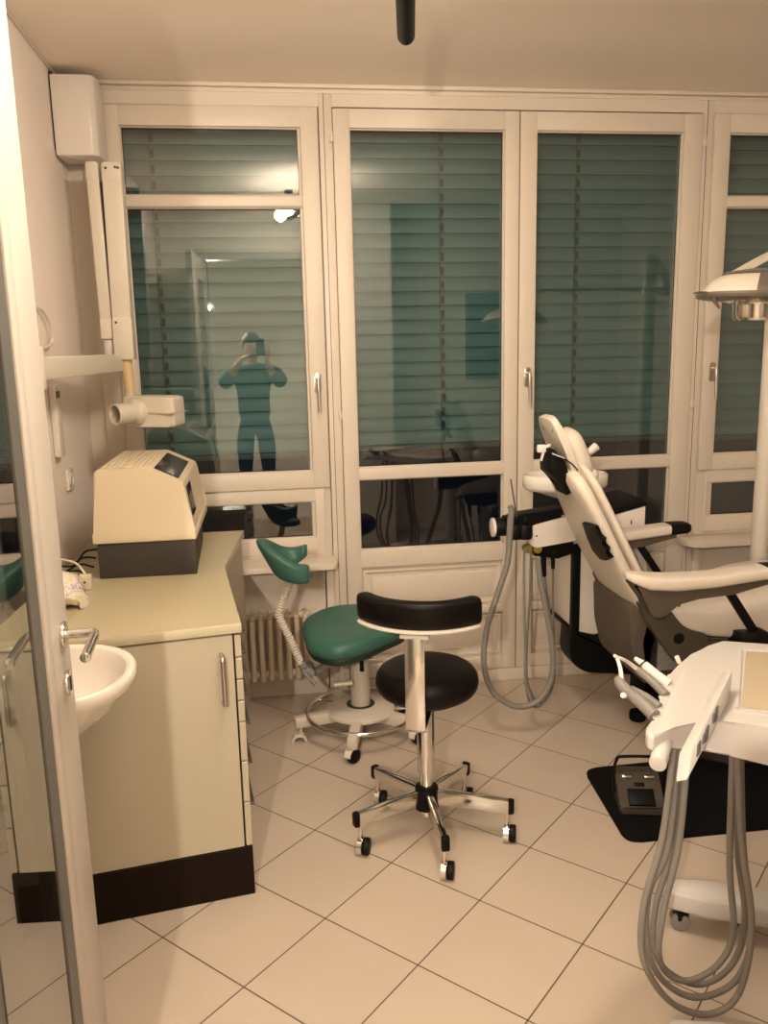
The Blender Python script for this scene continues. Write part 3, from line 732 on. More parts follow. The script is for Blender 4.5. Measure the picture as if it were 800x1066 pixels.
for k in range(5):
    a = math.radians(184+72*k); d = V((math.cos(a), math.sin(a), 0))
    bm = bmesh.new(); bar(bm, gc+d*.06+V((0, 0, .100)), gc+d*.285+V((0, 0, .085)), .050, .052, .042, .046, .006)
    leg = put('leg', bm, 'stoolw', gs)
    p = gc+d*.262
    if k in (0,):
        bm = bmesh.new()
        tube(bm, [(p.x, p.y, .065), (p.x, p.y, .035)], .008, 10, 1, smooth=False)
        rr = []
        for yy in (-.026, -.024, .024, .026): rr.append([V((p.x-.008+.034*math.cos(t), p.y+yy, .002+.036*math.sin(t))) for t in [PI*j/14 for j in range(15)]] + [V((p.x-.008+.024*math.cos(t), p.y+yy, .002+.024*math.sin(t))) for t in [PI-PI*j/14 for j in range(15)]])
        loft(bm, rr)
        put('castor', bm, 'stoolw', gs)
    else:
        yaw = (.9, 1.1, 1.2, -.2, .3)[k]
        fx = V((math.cos(yaw), -math.sin(yaw)*.5, 0)).normalized(); sxv = V((-fx.y, fx.x, 0)); r = .026
        r = .030; c = V((p.x, p.y, r))
        bm = bmesh.new(); cyl(bm, (p.x, p.y, .04), (p.x, p.y, .075), .009, seg=12)
        rings = []
        for s in (-.024, -.021, .010):
            q = r+.003 if s > -.023 else r*.8
            rings.append([c+fx*s+(sxv*math.cos(t)+V((0, 0, 1))*math.sin(t))*q for t in [PI*(.1+.9*j/14) for j in range(15)]])
        loft(bm, rings)
        cs = put('castor', bm, 'white', gs)
        bm = bmesh.new(); cyl(bm, c+fx*-.012, c+fx*.018, r, bev=.005); put('wheel', bm, 'blackp', cs)
# flexible arm and cradle pad
gp = [U(x, y, -.50) for x, y in ((301, 600), (300, 612), (292, 632), (291, 642), (299, 659), (308, 678), (313, 690))]
def ribbed(path, r, step, seg=14, depth=.26):
    P = smooth_path(path, 24); L = [0]
    for a_, b_ in zip(P, P[1:]): L.append(L[-1]+(b_-a_).length)
    n_ = int(L[-1]/step)*4; rings = []; j = 0
    for i in range(n_+1):
        d = L[-1]*i/n_
        while j < len(L)-2 and L[j+1] < d: j += 1
        t = (d-L[j])/max(1e-6, L[j+1]-L[j]); p = P[j].lerp(P[j+1], min(1, t)); tg = (P[j+1]-P[j]).normalized()
        x = V((0, 1, 0)); x = (x-tg*x.dot(tg)).normalized(); y = tg.cross(x)
        rr = r*(1-depth*(.5-.5*math.cos(2*PI*i/4)))
        rings.append([p+x*math.cos(2*PI*k/seg)*rr+y*math.sin(2*PI*k/seg)*rr for k in range(seg)])
    return loft(bmesh.new(), rings)
bm = ribbed(gp, .0175, .011)
put('flexible_arm', bm, 'stoolw', gs, ang=60)
e0 = gp[-1]
bm = bmesh.new(); tube(bm, [e0, e0+V((.04, .0, -.04)), e0+V((.09, .01, -.035)), (gc.x-.06, gc.y, .395)], .018, 10); cyl(bm, e0+V((.035, -.05, -.03)), e0+V((.035, .04, -.03)), .022, bev=.004)
put('arm_bracket', bm, 'grey', gs)
bm = bmesh.new(); tube(bm, [e0+V((.005, -.045, -.012)), e0+V((.03, -.06, -.045)), e0+V((.055, -.07, -.075))], .0075, 10); put('clamp_lever', bm, 'grey', gs)
# cradle: crescent pad open towards the seat, leaning outwards
pc = V((.118, -.50, 0)); rings = []
n = 30
for i in range(n+1):
    t = -1+2*i/n; a = PI + t*math.radians(118)
    e = min(1, (1-abs(t))*6); w = math.sqrt(max(.03, 1-(1-e)**2))
    ztop = .800+.098*math.exp(-(t/.42)**2)+.040*max(0, -t-.35)*2.0; zbot = .722+.012*math.exp(-(t/.5)**2)+.10*max(0, -t-.25)
    R0 = .092*(1-.10*abs(t)); ring = []
    for k in range(18):
        q = 2*PI*k/18; cu, sv = math.cos(q), math.sin(q)
        u = (abs(cu)**.7)*(1 if cu > 0 else -1); v = (abs(sv)**.5)*(1 if sv > 0 else -1)
        zz = (ztop+zbot)/2+v*(ztop-zbot)/2*(.8+.2*w)
        lean = (zz-.72)*.50*math.exp(-(t/.6)**2)
        r0 = R0+u*.024*w+lean - .02
        ring.append(V((pc.x+1.0*r0*math.cos(a), pc.y+1.15*r0*math.sin(a), zz)))
    rings.append(ring)
put('cradle_pad', loft(bmesh.new(), rings), 'green', gs, ang=80)
bm = bmesh.new(); lathe(bm, [(.002, .722), (.045, .722), (.055, .730), (.050, .752), (.002, .757)], 28, Matrix.Translation((pc.x-.012, pc.y, 0)), 1.1, 1.15); put('cradle_floor', bm, 'green', gs)
# ================================================================== DENTAL CHAIR
def HP_(px, py, P0, N):                       # survey: pixel on a plane through P0 with normal N
    d = _ray(px, py); return CAM + d*((V(P0)-CAM).dot(V(N))/d.dot(V(N)))
CY = -.90
ch = thing('dental_chair', 'reclined beige dental chair with headrest, taupe armrests and taupe base', 'dental chair', (1.7, CY, 0))
st = [(1.318, .635, .150, 0), (1.296, .685, .185, 0), (1.252, .765, .203, 0), (1.205, .850, .207, 0), (1.160, .940, .203, 0), (1.118, 1.030, .190, 0), (1.082, 1.105, .178, 0), (1.056, 1.155, .155, 0), (1.044, 1.180, .125, 0)]
def backloft(u0, u1, shrink, ex=.5, rng=None, taper=1.0):
    S = st if rng is None else st[rng[0]:rng[1]]
    rings = []
    for i, (x, z, hw, _) in enumerate(S):
        a = S[max(0, i-1)]; b = S[min(len(S)-1, i+1)]
        d = V((b[0]-a[0], 0, b[1]-a[1])).normalized(); n = V((d.z, 0, -d.x))
        n = n if n.x > 0 else -n
        k = 1 if 0 < i < len(S)-1 else taper
        um, uh = (u0+u1)/2, (u1-u0)/2*k; ring = []
        for j in range(28):
            t = 2*PI*j/28; c, s = math.cos(t), math.sin(t)
            cc = (abs(c)**ex)*(1 if c > 0 else -1); ss = (abs(s)**ex)*(1 if s > 0 else -1)
            ring.append(V((x, CY, z)) + n*(um+ss*uh) + V((0, 1, 0))*cc*(hw-shrink)*(.94 if k < 1 else 1))
        rings.append(ring)
    return loft(bmesh.new(), rings)
shell = put('backrest_shell', backloft(0, .062, 0, .62, None, .6), 'shell', ch, ang=60)
put('backrest_pad', backloft(.056, .094, .006, .6, None, .5), 'pad', ch, ang=60)
NB = V((.90, 0, .43)); PB = V((1.205, CY, .850))
gpx = [(609, 543), (622, 547), (626, 556), (631, 560), (630, 565), (635, 570), (634, 575), (639, 580), (634, 582), (628, 581), (620, 572), (614, 558)]
poly = [HP_(x, y, PB, NB) for x, y in gpx]
bm = bmesh.new(); prism(bm, [(p.x, p.y, p.z) for p in poly], lambda p, t: V(p)+NB*(.004 if t else -.012), .001)
put('black_grip', bm, 'blackp', shell)
# carrier below the back and side links
car = [(1.270, .71), (1.285, .55), (1.312, .44), (1.350, .395), (1.372, .415), (1.345, .48), (1.328, .56), (1.345, .64), (1.40, .70), (1.345, .73)]
put('back_carrier', PR(rounded(car, .02, 3), XZ(CY-.175, CY+.175), .012), 'taupe', ch)
lk = [(1.285, .735), (1.361, .700), (1.392, .715), (1.452, .638), (1.50, .612), (1.547, .600), (1.562, .560), (1.530, .520), (1.450, .480), (1.385, .565), (1.33, .640)]
for s in (-1, 1):
    y0 = CY+s*.205
    o = put('side_link', PR(rounded(lk, .018, 3), XZ(y0-.022, y0+.022), .006), 'taupe', ch)
    bm = bmesh.new(); cyl(bm, (1.439, y0+s*.021, .591), (1.439, y0+s*.025, .591), .021); put('pivot_cap', bm, 'blackp', o)
    put('pivot_ring', L_([(.024, 0), (.027, .002), (.021, .003)], 28, axis((1.439, y0+s*.021, .591), (0, s, 0))), 'taupe', o)
# seat and legrest
rings = []
for x, z0_, z1_, w_ in ((1.366, .672, .700, .17), (1.378, .650, .708, .20), (1.41, .622, .710, .215), (1.47, .598, .704, .222), (1.58, .570, .688, .222), (1.72, .550, .708, .222), (1.86, .536, .745, .222), (1.98, .522, .757, .222), (2.2, .496, .735, .22), (2.5, .466, .632, .215), (2.66, .466, .560, .20), (2.71, .485, .535, .17)):
    ring = []
    for j in range(36):
        t = 2*PI*j/36; c, s_ = math.cos(t), math.sin(t)
        ring.append(V((x, CY+w_*(abs(c)**.34)*(1 if c > 0 else -1), (z0_+z1_)/2+(z1_-z0_)/2*(abs(s_)**.45)*(1 if s_ > 0 else -1))))
    rings.append(ring)
put('seat_pad', loft(bmesh.new(), rings), 'pad', ch, ang=60)
put('seat_pan', PR(rounded([(1.46, .585), (1.50, .53), (2.0, .48), (2.4, .44), (2.4, .48), (1.6, .57)], .01, 2), XZ(CY-.19, CY+.19), .008), 'taupe', ch)
# pedestal
put('lift_arm', PR(rounded([(1.40, .53), (1.62, .56), (1.98, .14), (1.72, .10), (1.60, .13)], .03, 3), XZ(CY-.12, CY+.12), .012), 'dgrey', ch)
bm = bmesh.new()
for k in range(3): box(bm, 1.405, 1.50, CY-.16, CY-.13, .47+.035*k, .482+.035*k, .003)
box(bm, 1.40, 1.52, CY-.155, CY-.14, .44, .585, .004)
put('lift_mechanism', bm, 'grey', ch)
bm = bmesh.new()
prism(bm, rounded([(1.58, CY+.06), (1.66, CY-.11), (2.4, CY-.16), (2.5, CY), (2.4, CY+.16), (1.66, CY+.15)], .06, 5), XY(0.013, .10), .02, 3)
put('base_plate', bm, 'dgrey', ch)
bm = bmesh.new(); bf = UZ(664, 745, .02); cyl(bm, (bf.x, bf.y, 0), (bf.x, bf.y, .045), .036, bev=.010); bar(bm, (bf.x, bf.y, .03), (bf.x+.22, bf.y+.03, .05), .05, .03, .07, .04)
put('base_foot', bm, 'blackm', ch)
# armrests
def armrest(y, sgn):
    stn = [(1.172, .876, .020, .010), (1.195, .868, .040, .018), (1.245, .852, .050, .025), (1.34, .843, .052, .025), (1.48, .844, .050, .023), (1.60, .854, .048, .022), (1.668, .860, .047, .022)]
    if sgn > 0: stn = stn[3:]
    rings = []
    for x, z, w, h in stn:
        ring = []
        for j in range(20):
            t = 2*PI*j/20; c, s = math.cos(t), math.sin(t)
            ring.append(V((x, y+w*(abs(c)**.45)*(1 if c > 0 else -1), z+h*(abs(s)**.6)*(1 if s > 0 else -1))))
        rings.append(ring)
    a = put('armrest_pad', loft(bmesh.new(), rings), 'pad', ch, ang=60)
    rings = []
    for x, k in ((1.668, 1), (1.72, .99), (1.748, .92), (1.762, .72), (1.766, .4)):
        ring = []
        for j in range(20):
            t = 2*PI*j/20; c, s = math.cos(t), math.sin(t)
            ring.append(V((x, y+.047*k*(abs(c)**.5)*(1 if c > 0 else -1), .860+(x-1.668)*.03+.0245*k*(abs(s)**.7)*(1 if s > 0 else -1))))
        rings.append(ring)
    put('armrest_tip', loft(bmesh.new(), rings), 'blackp', a, ang=60)
    un = [(1.185, .858), (1.205, .825), (1.232, .790), (1.255, .738), (1.285, .722), (1.312, .742), (1.350, .772), (1.42, .787), (1.55, .795), (1.58, .803), (1.70, .825), (1.70, .842), (1.48, .826), (1.34, .822), (1.24, .832)]
    if sgn > 0: un = [p for p in un if p[0] > 1.33]
    u = put('armrest_support', PR(rounded(un, .008, 2), XZ(y-.036, y+.036), .008), 'taupe', ch)
    bm = bmesh.new(); T = axis((1.545, y, .800), (.121, 0, -.176)); box(bm, -.012, .012, -.014, .014, 0, .215, .003); box(bm, -.012, .012, -.014, .014, 0, .215, .003)
    put('armrest_strut', B(-.012, .012, -.014, .014, 0, .215, .003), 'blackp', ch, T)
    bm = bmesh.new(); cyl(bm, (1.667, y-.03, .606), (1.667, y+.03, .606), .048, bev=.01); bar(bm, (1.667, y, .60), (1.68, y-sgn*.17, .575), .05, .05, .05, .05)
    put('strut_joint', bm, 'blackp', ch)
armrest(-1.25, -1); armrest(-.55, 1)
# headrest
hd = V((-.103, 0, .245)).normalized(); hn = V((hd.z, 0, -hd.x))
TT = Matrix((V((0, 1, 0)), hn, hd)).transposed().to_4x4(); TT.translation = V((1.100, CY, 1.138))
hp2 = rounded([(-.082, -.005), (.082, -.005), (.102, .14), (.085, .262), (-.085, .262), (-.102, .14)], .04, 5)
hs = put('headrest_shell', PR(hp2, lambda p, t: V((p[0], .026 if t else 0, p[1])), .008), 'shell', ch, TT)
bm = bmesh.new()
for x in (-.05, .05): cyl(bm, (x, -.001, .215), (x, .002, .215), .006, seg=12)
put('screw', bm, 'grey', hs, TT)
rings = []
for u, k in ((.024, .80), (.034, .95), (.055, 1), (.075, .96), (.088, .80), (.094, .5)):
    rings.append([V((.088*k*(abs(math.cos(t))**.65)*(1 if math.cos(t) > 0 else -1), u, .092+.102*k*(abs(math.sin(t))**.65)*(1 if math.sin(t) > 0 else -1))) for t in [2*PI*j/32 for j in range(32)]])
put('headrest_cushion', loft(bmesh.new(), rings), 'pad', ch, TT, ang=70)
rings = []
for y in (-.075, -.06, .06, .075):
    r = .022 if abs(y) < .07 else .012
    rings.append([V((y, .075+r*math.cos(t), .005+r*math.sin(t)*1.1)) for t in [2*PI*j/20 for j in range(20)]])
put('neck_roll', loft(bmesh.new(), rings), 'pad', ch, TT, ang=60)
jp = [(573, 476), (578, 468), (582, 473), (589, 480), (596, 503), (598, 512), (591, 516), (588, 506), (581, 500), (574, 493)]
poly = [U(x, y, -.985) for x, y in jp]
bm = bmesh.new(); prism(bm, [(p.x, p.z) for p in poly], XZ(-.985, -.86), .006)
put('headrest_joint', bm, 'blackp', ch)
bm = bmesh.new(); a_, b_ = U(611, 473, -.79), U(622, 464, -.79); cyl(bm, a_, b_, .013, .017, bev=.004); cyl(bm, a_-V((.05, 0, .03)), a_, .011)
put('headrest_lever', bm, 'white', ch)
bm = bmesh.new(); c0 = [U(x, y, -1.004) for x, y in ((571, 471), (580, 473), (590, 479), (597, 484), (602, 490))]
tube(bm, c0, .0025, 6)
bc = tag(put('bib_chain', bm, 'blackp', loc=c0[0]), 'black bib cord with white clips hanging over the headrest', 'bib cord')
bm = bmesh.new(); q1 = U(564, 467, -1.0); box(bm, q1.x-.016, q1.x+.016, q1.y-.008, q1.y+.008, q1.z-.014, q1.z+.014, .005); q2 = U(567, 476, -1.0); bar(bm, q1+V((.01, 0, 0)), q2+V((-.012, 0, -.012)), .010, .008, .008, .006, .002); bar(bm, q1, U(573, 463, -1.0), .010, .012, .008, .008, .002)
put('clip', bm, 'white', bc)
bm = bmesh.new(); bar(bm, U(575, 472, -1.008), U(588, 477, -1.008), .006, .004, .006, .004, .001); put('clip', bm, 'white', bc)

# ================================================================== SPITTOON UNIT BEHIND THE CHAIR
su = thing('spittoon_unit', 'white spittoon unit with black trim and bowl standing behind the dental chair', 'dental unit', (1.45, -.33, 0))
put('cabinet', PR(rounded([(1.292, .40), (1.292, .810), (1.62, .810), (1.62, .34)], [.004, .004, .01, .01], 3), XZ(-.48, -.20), .004), 'white', su)
put('console', PR([(1.285, .795), (1.285, .874), (1.335, .886), (1.602, .948), (1.602, .80)], XZ(-.485, -.19), .006), 'white', su)
put('console_top', PR([(1.280, .875), (1.335, .888), (1.604, .950), (1.604, .972), (1.40, .935), (1.280, .908)], XZ(-.487, -.188), .005), 'blackp', su)
put('trim_column', B(1.278, 1.314, -.492, -.462, .39, .80, .003), 'blackp', su)
put('trim_strip', B(1.284, 1.294, -.47, -.20, .398, .420, .002), 'blackp', su)
bp = [(1.276, .415), (1.385, .385), (1.450, .40), (1.70, .26), (1.72, .163), (1.352, .215), (1.295, .250), (1.274, .30)]
put('lower_housing', PR(rounded(bp, [.004, .004, .02, .02, .02, .02, .03, .03], 3), XZ(-.49, -.36), .01), 'blackp', su)
bm = bmesh.new(); box(bm, 1.66, 1.80, -.42, -.26, .012, .24, .01); box(bm, 1.66, 1.95, -.46, -.20, 0, .014, .004); put('foot', bm, 'blackp', su)
put('pictogram', B(1.535, 1.541, -.4868, -.4848, .872, .890), 'icon', su)
TBW = Matrix.Translation((1.270, -.40, 0))
bowl = put('bowl', L_([(.03, .985), (.06, .99), (.10, 1.005), (.15, 1.022), (.178, 1.032), (.186, 1.042), (.186, 1.085), (.178, 1.092), (.165, 1.085), (.12, 1.045), (.06, 1.022), (.004, 1.018)], 40, TBW, 1.0, .68), 'ceramic', su, ang=60)
bm = bmesh.new(); lathe(bm, [(.045, .88), (.045, .985), (.02, .988)], 24, Matrix.Translation((1.33, -.38, 0))); put('bowl_neck', bm, 'blackp', su)
bm = bmesh.new(); tube(bm, [(1.42, -.25, .93), (1.42, -.25, 1.15), (1.40, -.28, 1.19), (1.37, -.32, 1.17)], .008, 10); put('cup_filler', bm, 'chrome', su)
# assistant arm
ya = -.575
arm_poly = [(1.048, .882), (1.058, .905), (1.075, .915), (1.20, .942), (1.32, .955), (1.32, .85), (1.10, .822), (1.065, .820), (1.050, .845)]
put('assistant_arm', PR(rounded(arm_poly, .02, 4), XZ(ya-.022, ya+.022), .006), 'white', su)
put('arm_screw', C_(U(559, 558, ya-.023), U(559, 558, ya-.023)-V((0, .0015, 0)), .004, seg=10), 'icon', su)
put('arm_joint', B(1.295, 1.35, -.56, -.44, .83, .93, .01), 'white', su)
ab = [U(x, y, ya) for x, y in ((527, 540), (545, 535), (586, 528), (584, 541), (553, 548), (540, 556), (528, 556))]
put('holder_block', PR([(p.x, p.z) for p in ab], XZ(ya-.01, ya+.07), .006), 'blackp', su)
e1 = U(514, 549, ya+.03); e2 = U(533, 549, ya+.03)
bm = bmesh.new(); cyl(bm, e1, V((e2.x+.03, e2.y, e1.z)), .038, bev=.006); hb = put('holder_barrel', bm, 'blackp', su)
bm = bmesh.new(); cyl(bm, e1-V((.008, 0, 0)), e1+V((.004, 0, 0)), .040, bev=.004); put('end_cap', bm, 'white', hb)
for px in (536, 546):
    c = U(px, 553, ya-.03); put('holder_ring', L_([(.014, -.03), (.030, -.03), (.034, -.02), (.034, .02), (.028, .03), (.014, .03)], 24, Matrix.Translation((c.x, c.y, c.z))), 'blackp', su)
    put('holder_knob', C_((c.x+.005, c.y, c.z+.03), (c.x+.005, c.y, c.z+.055), .010, bev=.003), 'blackp', su)
for px, py in ((549, 571), (559, 571)):
    c = U(px, py, ya); put('yellow_button', C_((c.x, c.y-.02, c.z), (c.x, c.y+.02, c.z), .018, bev=.004), 'yellow', su)
put('holder_underside', PR([(p.x, p.z) for p in [U(x, y, ya+.01) for x, y in ((552, 566), (596, 562), (597, 575), (580, 581), (556, 578))]], XZ(ya-.005, ya+.06), .005), 'blackp', su)
def px_path(pts, Y): return [U(x, y, Y) for x, y in pts]
# suction tubes hanging from the holders
s1 = thing('suction_tube', 'thick grey suction hose with thin metal tip hanging in a wide loop', 'suction hose', U(530, 552, -.63))
bm = bmesh.new(); tube(bm, px_path(((530, 576), (531, 556), (532, 540), (533, 531), (531, 527)), -.63), lambda t: .014-.004*abs(t-.4), 14); put('handle', bm, 'grey', s1)
bm = bmesh.new(); tube(bm, px_path(((538, 537), (535, 518), (532, 499)), -.63), .0032, 8); put('metal_tip', bm, 'darkmetal', s1)
bm = bmesh.new(); tube(bm, px_path(((530, 574), (527, 592), (517, 622), (507, 655), (504, 690), (512, 718), (530, 733), (548, 735), (563, 727), (574, 708), (576, 680), (570, 640), (563, 605), (560, 582)), -.63), .0125, 14, 5); put('hose', bm, 'hose', s1)
s2 = thing('suction_tube', 'thin ribbed suction hose hanging beside the thick grey loop', 'suction hose', U(548, 575, -.60))
rbh = ribbed(px_path(((546, 572), (546, 620), (547, 670), (547, 705), (550, 722), (556, 731)), -.60), .0062, .0075, 10, .3)
put('ribbed_hose', rbh, 'hose', s2, ang=60)
bm = bmesh.new(); tube(bm, px_path(((553, 574), (552, 620), (549, 668), (549, 705), (556, 727), (566, 731), (575, 716), (577, 690), (573, 640), (568, 606), (567, 595)), -.60), .0048, 10); put('return_hose', bm, 'hosed', s2)
bm = bmesh.new(); cyl(bm, U(567, 600, -.60), U(566, 578, -.60), .009, .012); put('strain_relief', bm, 'blackp', s2)
s3 = thing('air_syringe_tube', 'slim grey supply tube hanging closest to the white spittoon unit', 'supply hose', U(577, 590, -.57))
bm = bmesh.new(); tube(bm, px_path(((576, 586), (576, 620), (577, 665), (578, 700), (573, 720), (562, 735), (553, 733), (549, 722)), -.575), .0045, 10); put('tube', bm, 'hosed', s3)
bm = bmesh.new(); cyl(bm, U(576, 592, -.575), U(576, 574, -.575), .008, .010); put('strain_relief', bm, 'blackp', s3)

# ================================================================== FLOOR PLATE AND FOOT CONTROL
mp_ = rounded([(1.168, -.945), (1.128, -1.432), (2.55, -1.45), (2.55, -.93)], [.05, .05, .06, .06], 5)
tag(put('floor_mat', PR(mp_, XY(.0, .013), .004), 'blackm', loc=(1.8, -1.2, 0)), 'flat black mat on the tiles under the dental chair', 'mat')
fl, fr_ = UZ(646, 849, .014), UZ(692, 850, .014)
fc = thing('foot_control', 'dark brown foot pedal control with arched carrying handle on the black mat', 'foot control', ((fl.x+fr_.x)/2, -1.2, .014))
xd = V((fr_.x-fl.x, fr_.y-fl.y, 0)).normalized(); yd = V((-xd.y, xd.x, 0))
TF = Matrix((xd, yd, V((0, 0, 1)))).transposed().to_4x4(); TF.translation = V((fl.x, fl.y, .014))
W_ = (fr_-fl).length
fp = [(0, 0), (0, .030), (.018, .052), (.10, .105), (.135, .118), (.16, .10), (.165, 0)]
put('housing', PR(rounded(fp, .008, 3), lambda p, t: V((W_ if t else 0, p[0], p[1])), .012, 3), 'gripm', fc, TF)
sl2 = math.atan2(.053, .082)
TP = TF @ Matrix.Translation((W_/2, .06, .0795)) @ Matrix.Rotation(sl2, 4, 'X')
bm = bmesh.new(); box(bm, -W_*.30, W_*.30, -.075, -.012, -.004, .010, .005); put('pedal', bm, 'blackp', fc, TP)
for sx in (-1, 1): put('silver_button', B(sx*W_*.26-W_*.12, sx*W_*.26+W_*.12, .028, .042, -.004, .010, .004), 'chrome', fc, TP)
bm = bmesh.new(); box(bm, -W_*.12, W_*.12, .0, .014, -.002, .004, .002); put('label_plate', bm, 'blackp', fc, TP)
bm = bmesh.new(); box(bm, -W_*.44, W_*.44, -.082, -.080, -.006, .006, .002); put('metal_edge', bm, 'darkmetal', fc, TP)
bm = bmesh.new(); tube(bm, [TF @ V(p) for p in ((-.008, .08, .04), (-.010, .085, .12), (.0, .09, .165), (.02, .09, .178), (W_-.02, .09, .178), (W_, .09, .165), (W_+.010, .085, .12), (W_+.008, .08, .04))], .0055, 10); put('carrying_handle', bm, 'blackp', fc)

# ================================================================== INSTRUMENT CART
u_ = V((.91, -.41, 0)).normalized(); v_ = V((.41, .91, 0)).normalized()
ct = thing('instrument_cart', 'white mobile dental instrument cart with hanging grey hoses in the right foreground', 'cart', (1.28, -2.2, 0))
ZT = .862
tp = [(675, 764.5), (672.6, 760.5), (673, 755.5), (677, 749), (683, 744), (680, 741), (687, 735), (683, 732), (691, 725), (688, 722), (695, 714), (692, 711), (700, 703), (697, 700), (706, 693), (720, 681), (736, 671), (752, 666)]
tw = [UZ(x, y, ZT) for x, y in tp]; tw = [(p.x, p.y) for p in tw]
F_ = V(tw[-1]); tw += [tuple((F_+u_.to_2d()*.58)), tuple((F_+u_.to_2d()*.66-v_.to_2d()*.10)), tuple((F_+u_.to_2d()*.60-v_.to_2d()*.62))]
fe = [UZ(x, y, ZT) for x, y in ((800, 757), (766, 752), (735, 747), (702, 757), (690, 762.5), (681, 766))]
tw += [(p.x, p.y) for p in fe]
ts0 = min(V((*p, 0)).dot(u_) for p in tw)
def tray_fn(p, t):
    s = V((p[0], p[1], 0)).dot(u_)-ts0
    return V((p[0], p[1], ZT if t else ZT-.036-.048*min(1, max(0, (s-.03)/.12))))
tray = put('tray_body', PR(tw, tray_fn, .010, 3), 'whitecool', ct)
mq = [UZ(x, y, ZT+.001) for x, y in ((777, 679), (800, 681))]
ma, mb_ = UZ(777, 679, ZT), UZ(772, 738, ZT)
mdir = (mb_-ma); 
mt = [(ma.x, ma.y), (ma.x+u_.x*.32, ma.y+u_.y*.32), (mb_.x+u_.x*.32, mb_.y+u_.y*.32), (mb_.x, mb_.y)]
put('tray_mat', PR(mt, XY(ZT+.0005, ZT+.004), .001), 'tanmat', ct)
bm = bmesh.new()
rim = [(ma.x-u_.x*.012+v_.x*.012, ma.y-u_.y*.012+v_.y*.012), (ma.x+u_.x*.33+v_.x*.012, ma.y+u_.y*.33+v_.y*.012), (mb_.x+u_.x*.33-v_.x*.012, mb_.y+u_.y*.33-v_.y*.012), (mb_.x-u_.x*.012-v_.x*.012, mb_.y-u_.y*.012-v_.y*.012)]
for i in range(4):
    a, b = V((*rim[i], ZT+.002)), V((*rim[(i+1) % 4], ZT+.002)); bar(bm, a, b, .010, .006, .010, .006, .002)
put('tray_rim', bm, 'whitecool', ct)
pb_ = UZ(704, 690, ZT)
put('peg', C_((pb_.x+.012, pb_.y+.004, ZT-.004), (pb_.x+.006, pb_.y+.010, ZT+.014), .006, bev=.0015), 'white', ct)
hs_ = UZ(694, 764, ZT-.03); he = U(685, 796, hs_.y-.09)
bm = bmesh.new(); cyl(bm, hs_+(hs_-he)*.4, he, .0175, bev=.003); put('handle', bm, 'whitecool', ct)
# control panel
pa, pe, pg, pd = U(763, 697, -2.17), U(761, 726, -2.235), U(716.5, 812, -2.50), U(720, 781, -2.43)
nrm = (pe-pa).cross(pd-pa).normalized(); nrm = nrm if nrm.dot(CAM-pa) > 0 else -nrm
off = nrm*(-.026 if nrm.dot(CAM-pa) > 0 else .026)
bm = bmesh.new(); loft(bm, [[pa, pe, pg, pd], [pa+off, pe+off, pg+off, pd+off]])
es = bm.edges[:]; bmesh.ops.bevel(bm, geom=es, offset=.003, segments=2, profile=.5, affect='EDGES')
pn = put('control_panel', bm, 'whitecool', ct)
bm = bmesh.new()
for (s, t, a, b) in ((.40, .25, .05, .45), (.47, .30, .03, .3), (.62, .30, .06, .45), (.70, .35, .03, .3), (.80, .30, .05, .4)):
    c = pa.lerp(pd, s); w = pe.lerp(pg, s)-c; l = (pd-pa)*a
    loft(bm, [[c+w*t, c+w*(t+b), c+w*(t+b)+l, c+w*t+l], [q+nrm*.004 for q in (c+w*t, c+w*(t+b), c+w*(t+b)+l, c+w*t+l)]])
put('panel_keys', bm, 'icon', pn)
bk_ = (pa+pd)/2+off
bm = bmesh.new(); bar(bm, pa.lerp(pd, .25)+off*1.0+V((0, 0, -.03)), UZ(760, 752, ZT-.05)+V((.05, .03, 0)), .03, .03, .03, .03); put('panel_bracket', bm, 'whitecool', ct)
# hoses
for pts in (((283, 350), (250, 580), (205, 740), (195, 870), (230, 960), (290, 1020), (370, 1040), (440, 1000), (475, 890), (480, 760), (455, 580), (437, 370)),
            ((295, 350), (265, 600), (215, 720), (210, 860), (250, 950), (330, 995), (420, 970), (470, 900), (482, 790), (460, 600), (446, 370)),
            ((318, 360), (295, 580), (255, 760), (240, 880), (270, 940), (330, 950), (400, 905), (435, 820), (425, 640), (430, 370)),
            ((303, 355), (275, 600), (236, 740), (226, 850), (260, 925), (350, 962), (435, 905), (465, 780), (445, 600), (441, 370))):
    yk = {283: -2.225, 295: -2.20, 318: -2.18, 303: -2.15}[pts[0][0]]
    w = [U(590+x/2.5, 640+y/2.5, yk) for x, y in pts]
    w[0] = V((w[0].x, w[0].y, ZT-.06)); w[-1] = V((w[-1].x, w[-1].y, ZT-.06))
    bm = bmesh.new(); tube(bm, w, .0078, 10, 6); put('hose', bm, 'hose', ct, ang=60)
# column and legs
bm = bmesh.new(); cyl(bm, (1.36, -2.16, .10), (1.36, -2.16, ZT-.07), .045, bev=.004); put('column', bm, 'whitecool', ct)
for tip, ln in ((V((1.075, -1.822, 0)), .75), (V((.845, -2.305, 0)), .75)):
    lp = [tip+v_*.030, tip-u_*.012+v_*.010, tip-u_*.012-v_*.012, tip-v_*.036, tip+u_*.10-v_*.05, tip+u_*ln-v_*.05, tip+u_*ln+v_*.05, tip+u_*.10+v_*.048]
    leg = put('leg', PR([(p.x, p.y) for p in lp], lambda p, t: V((p[0], p[1], (.128 if t else .072))), .008, 2), 'whitecool', ct)
    for s in (.035, ln-.06):
        c = tip+u_*s-v_*.005
        bm = bmesh.new(); cyl(bm, (c.x, c.y, .04), (c.x, c.y, .075), .012); box(bm, c.x-.017, c.x+.017, c.y-.022, c.y+.020, .03, .066, .008)
        cs = put('castor', bm, 'blackp', leg)
bm = bmesh.new()
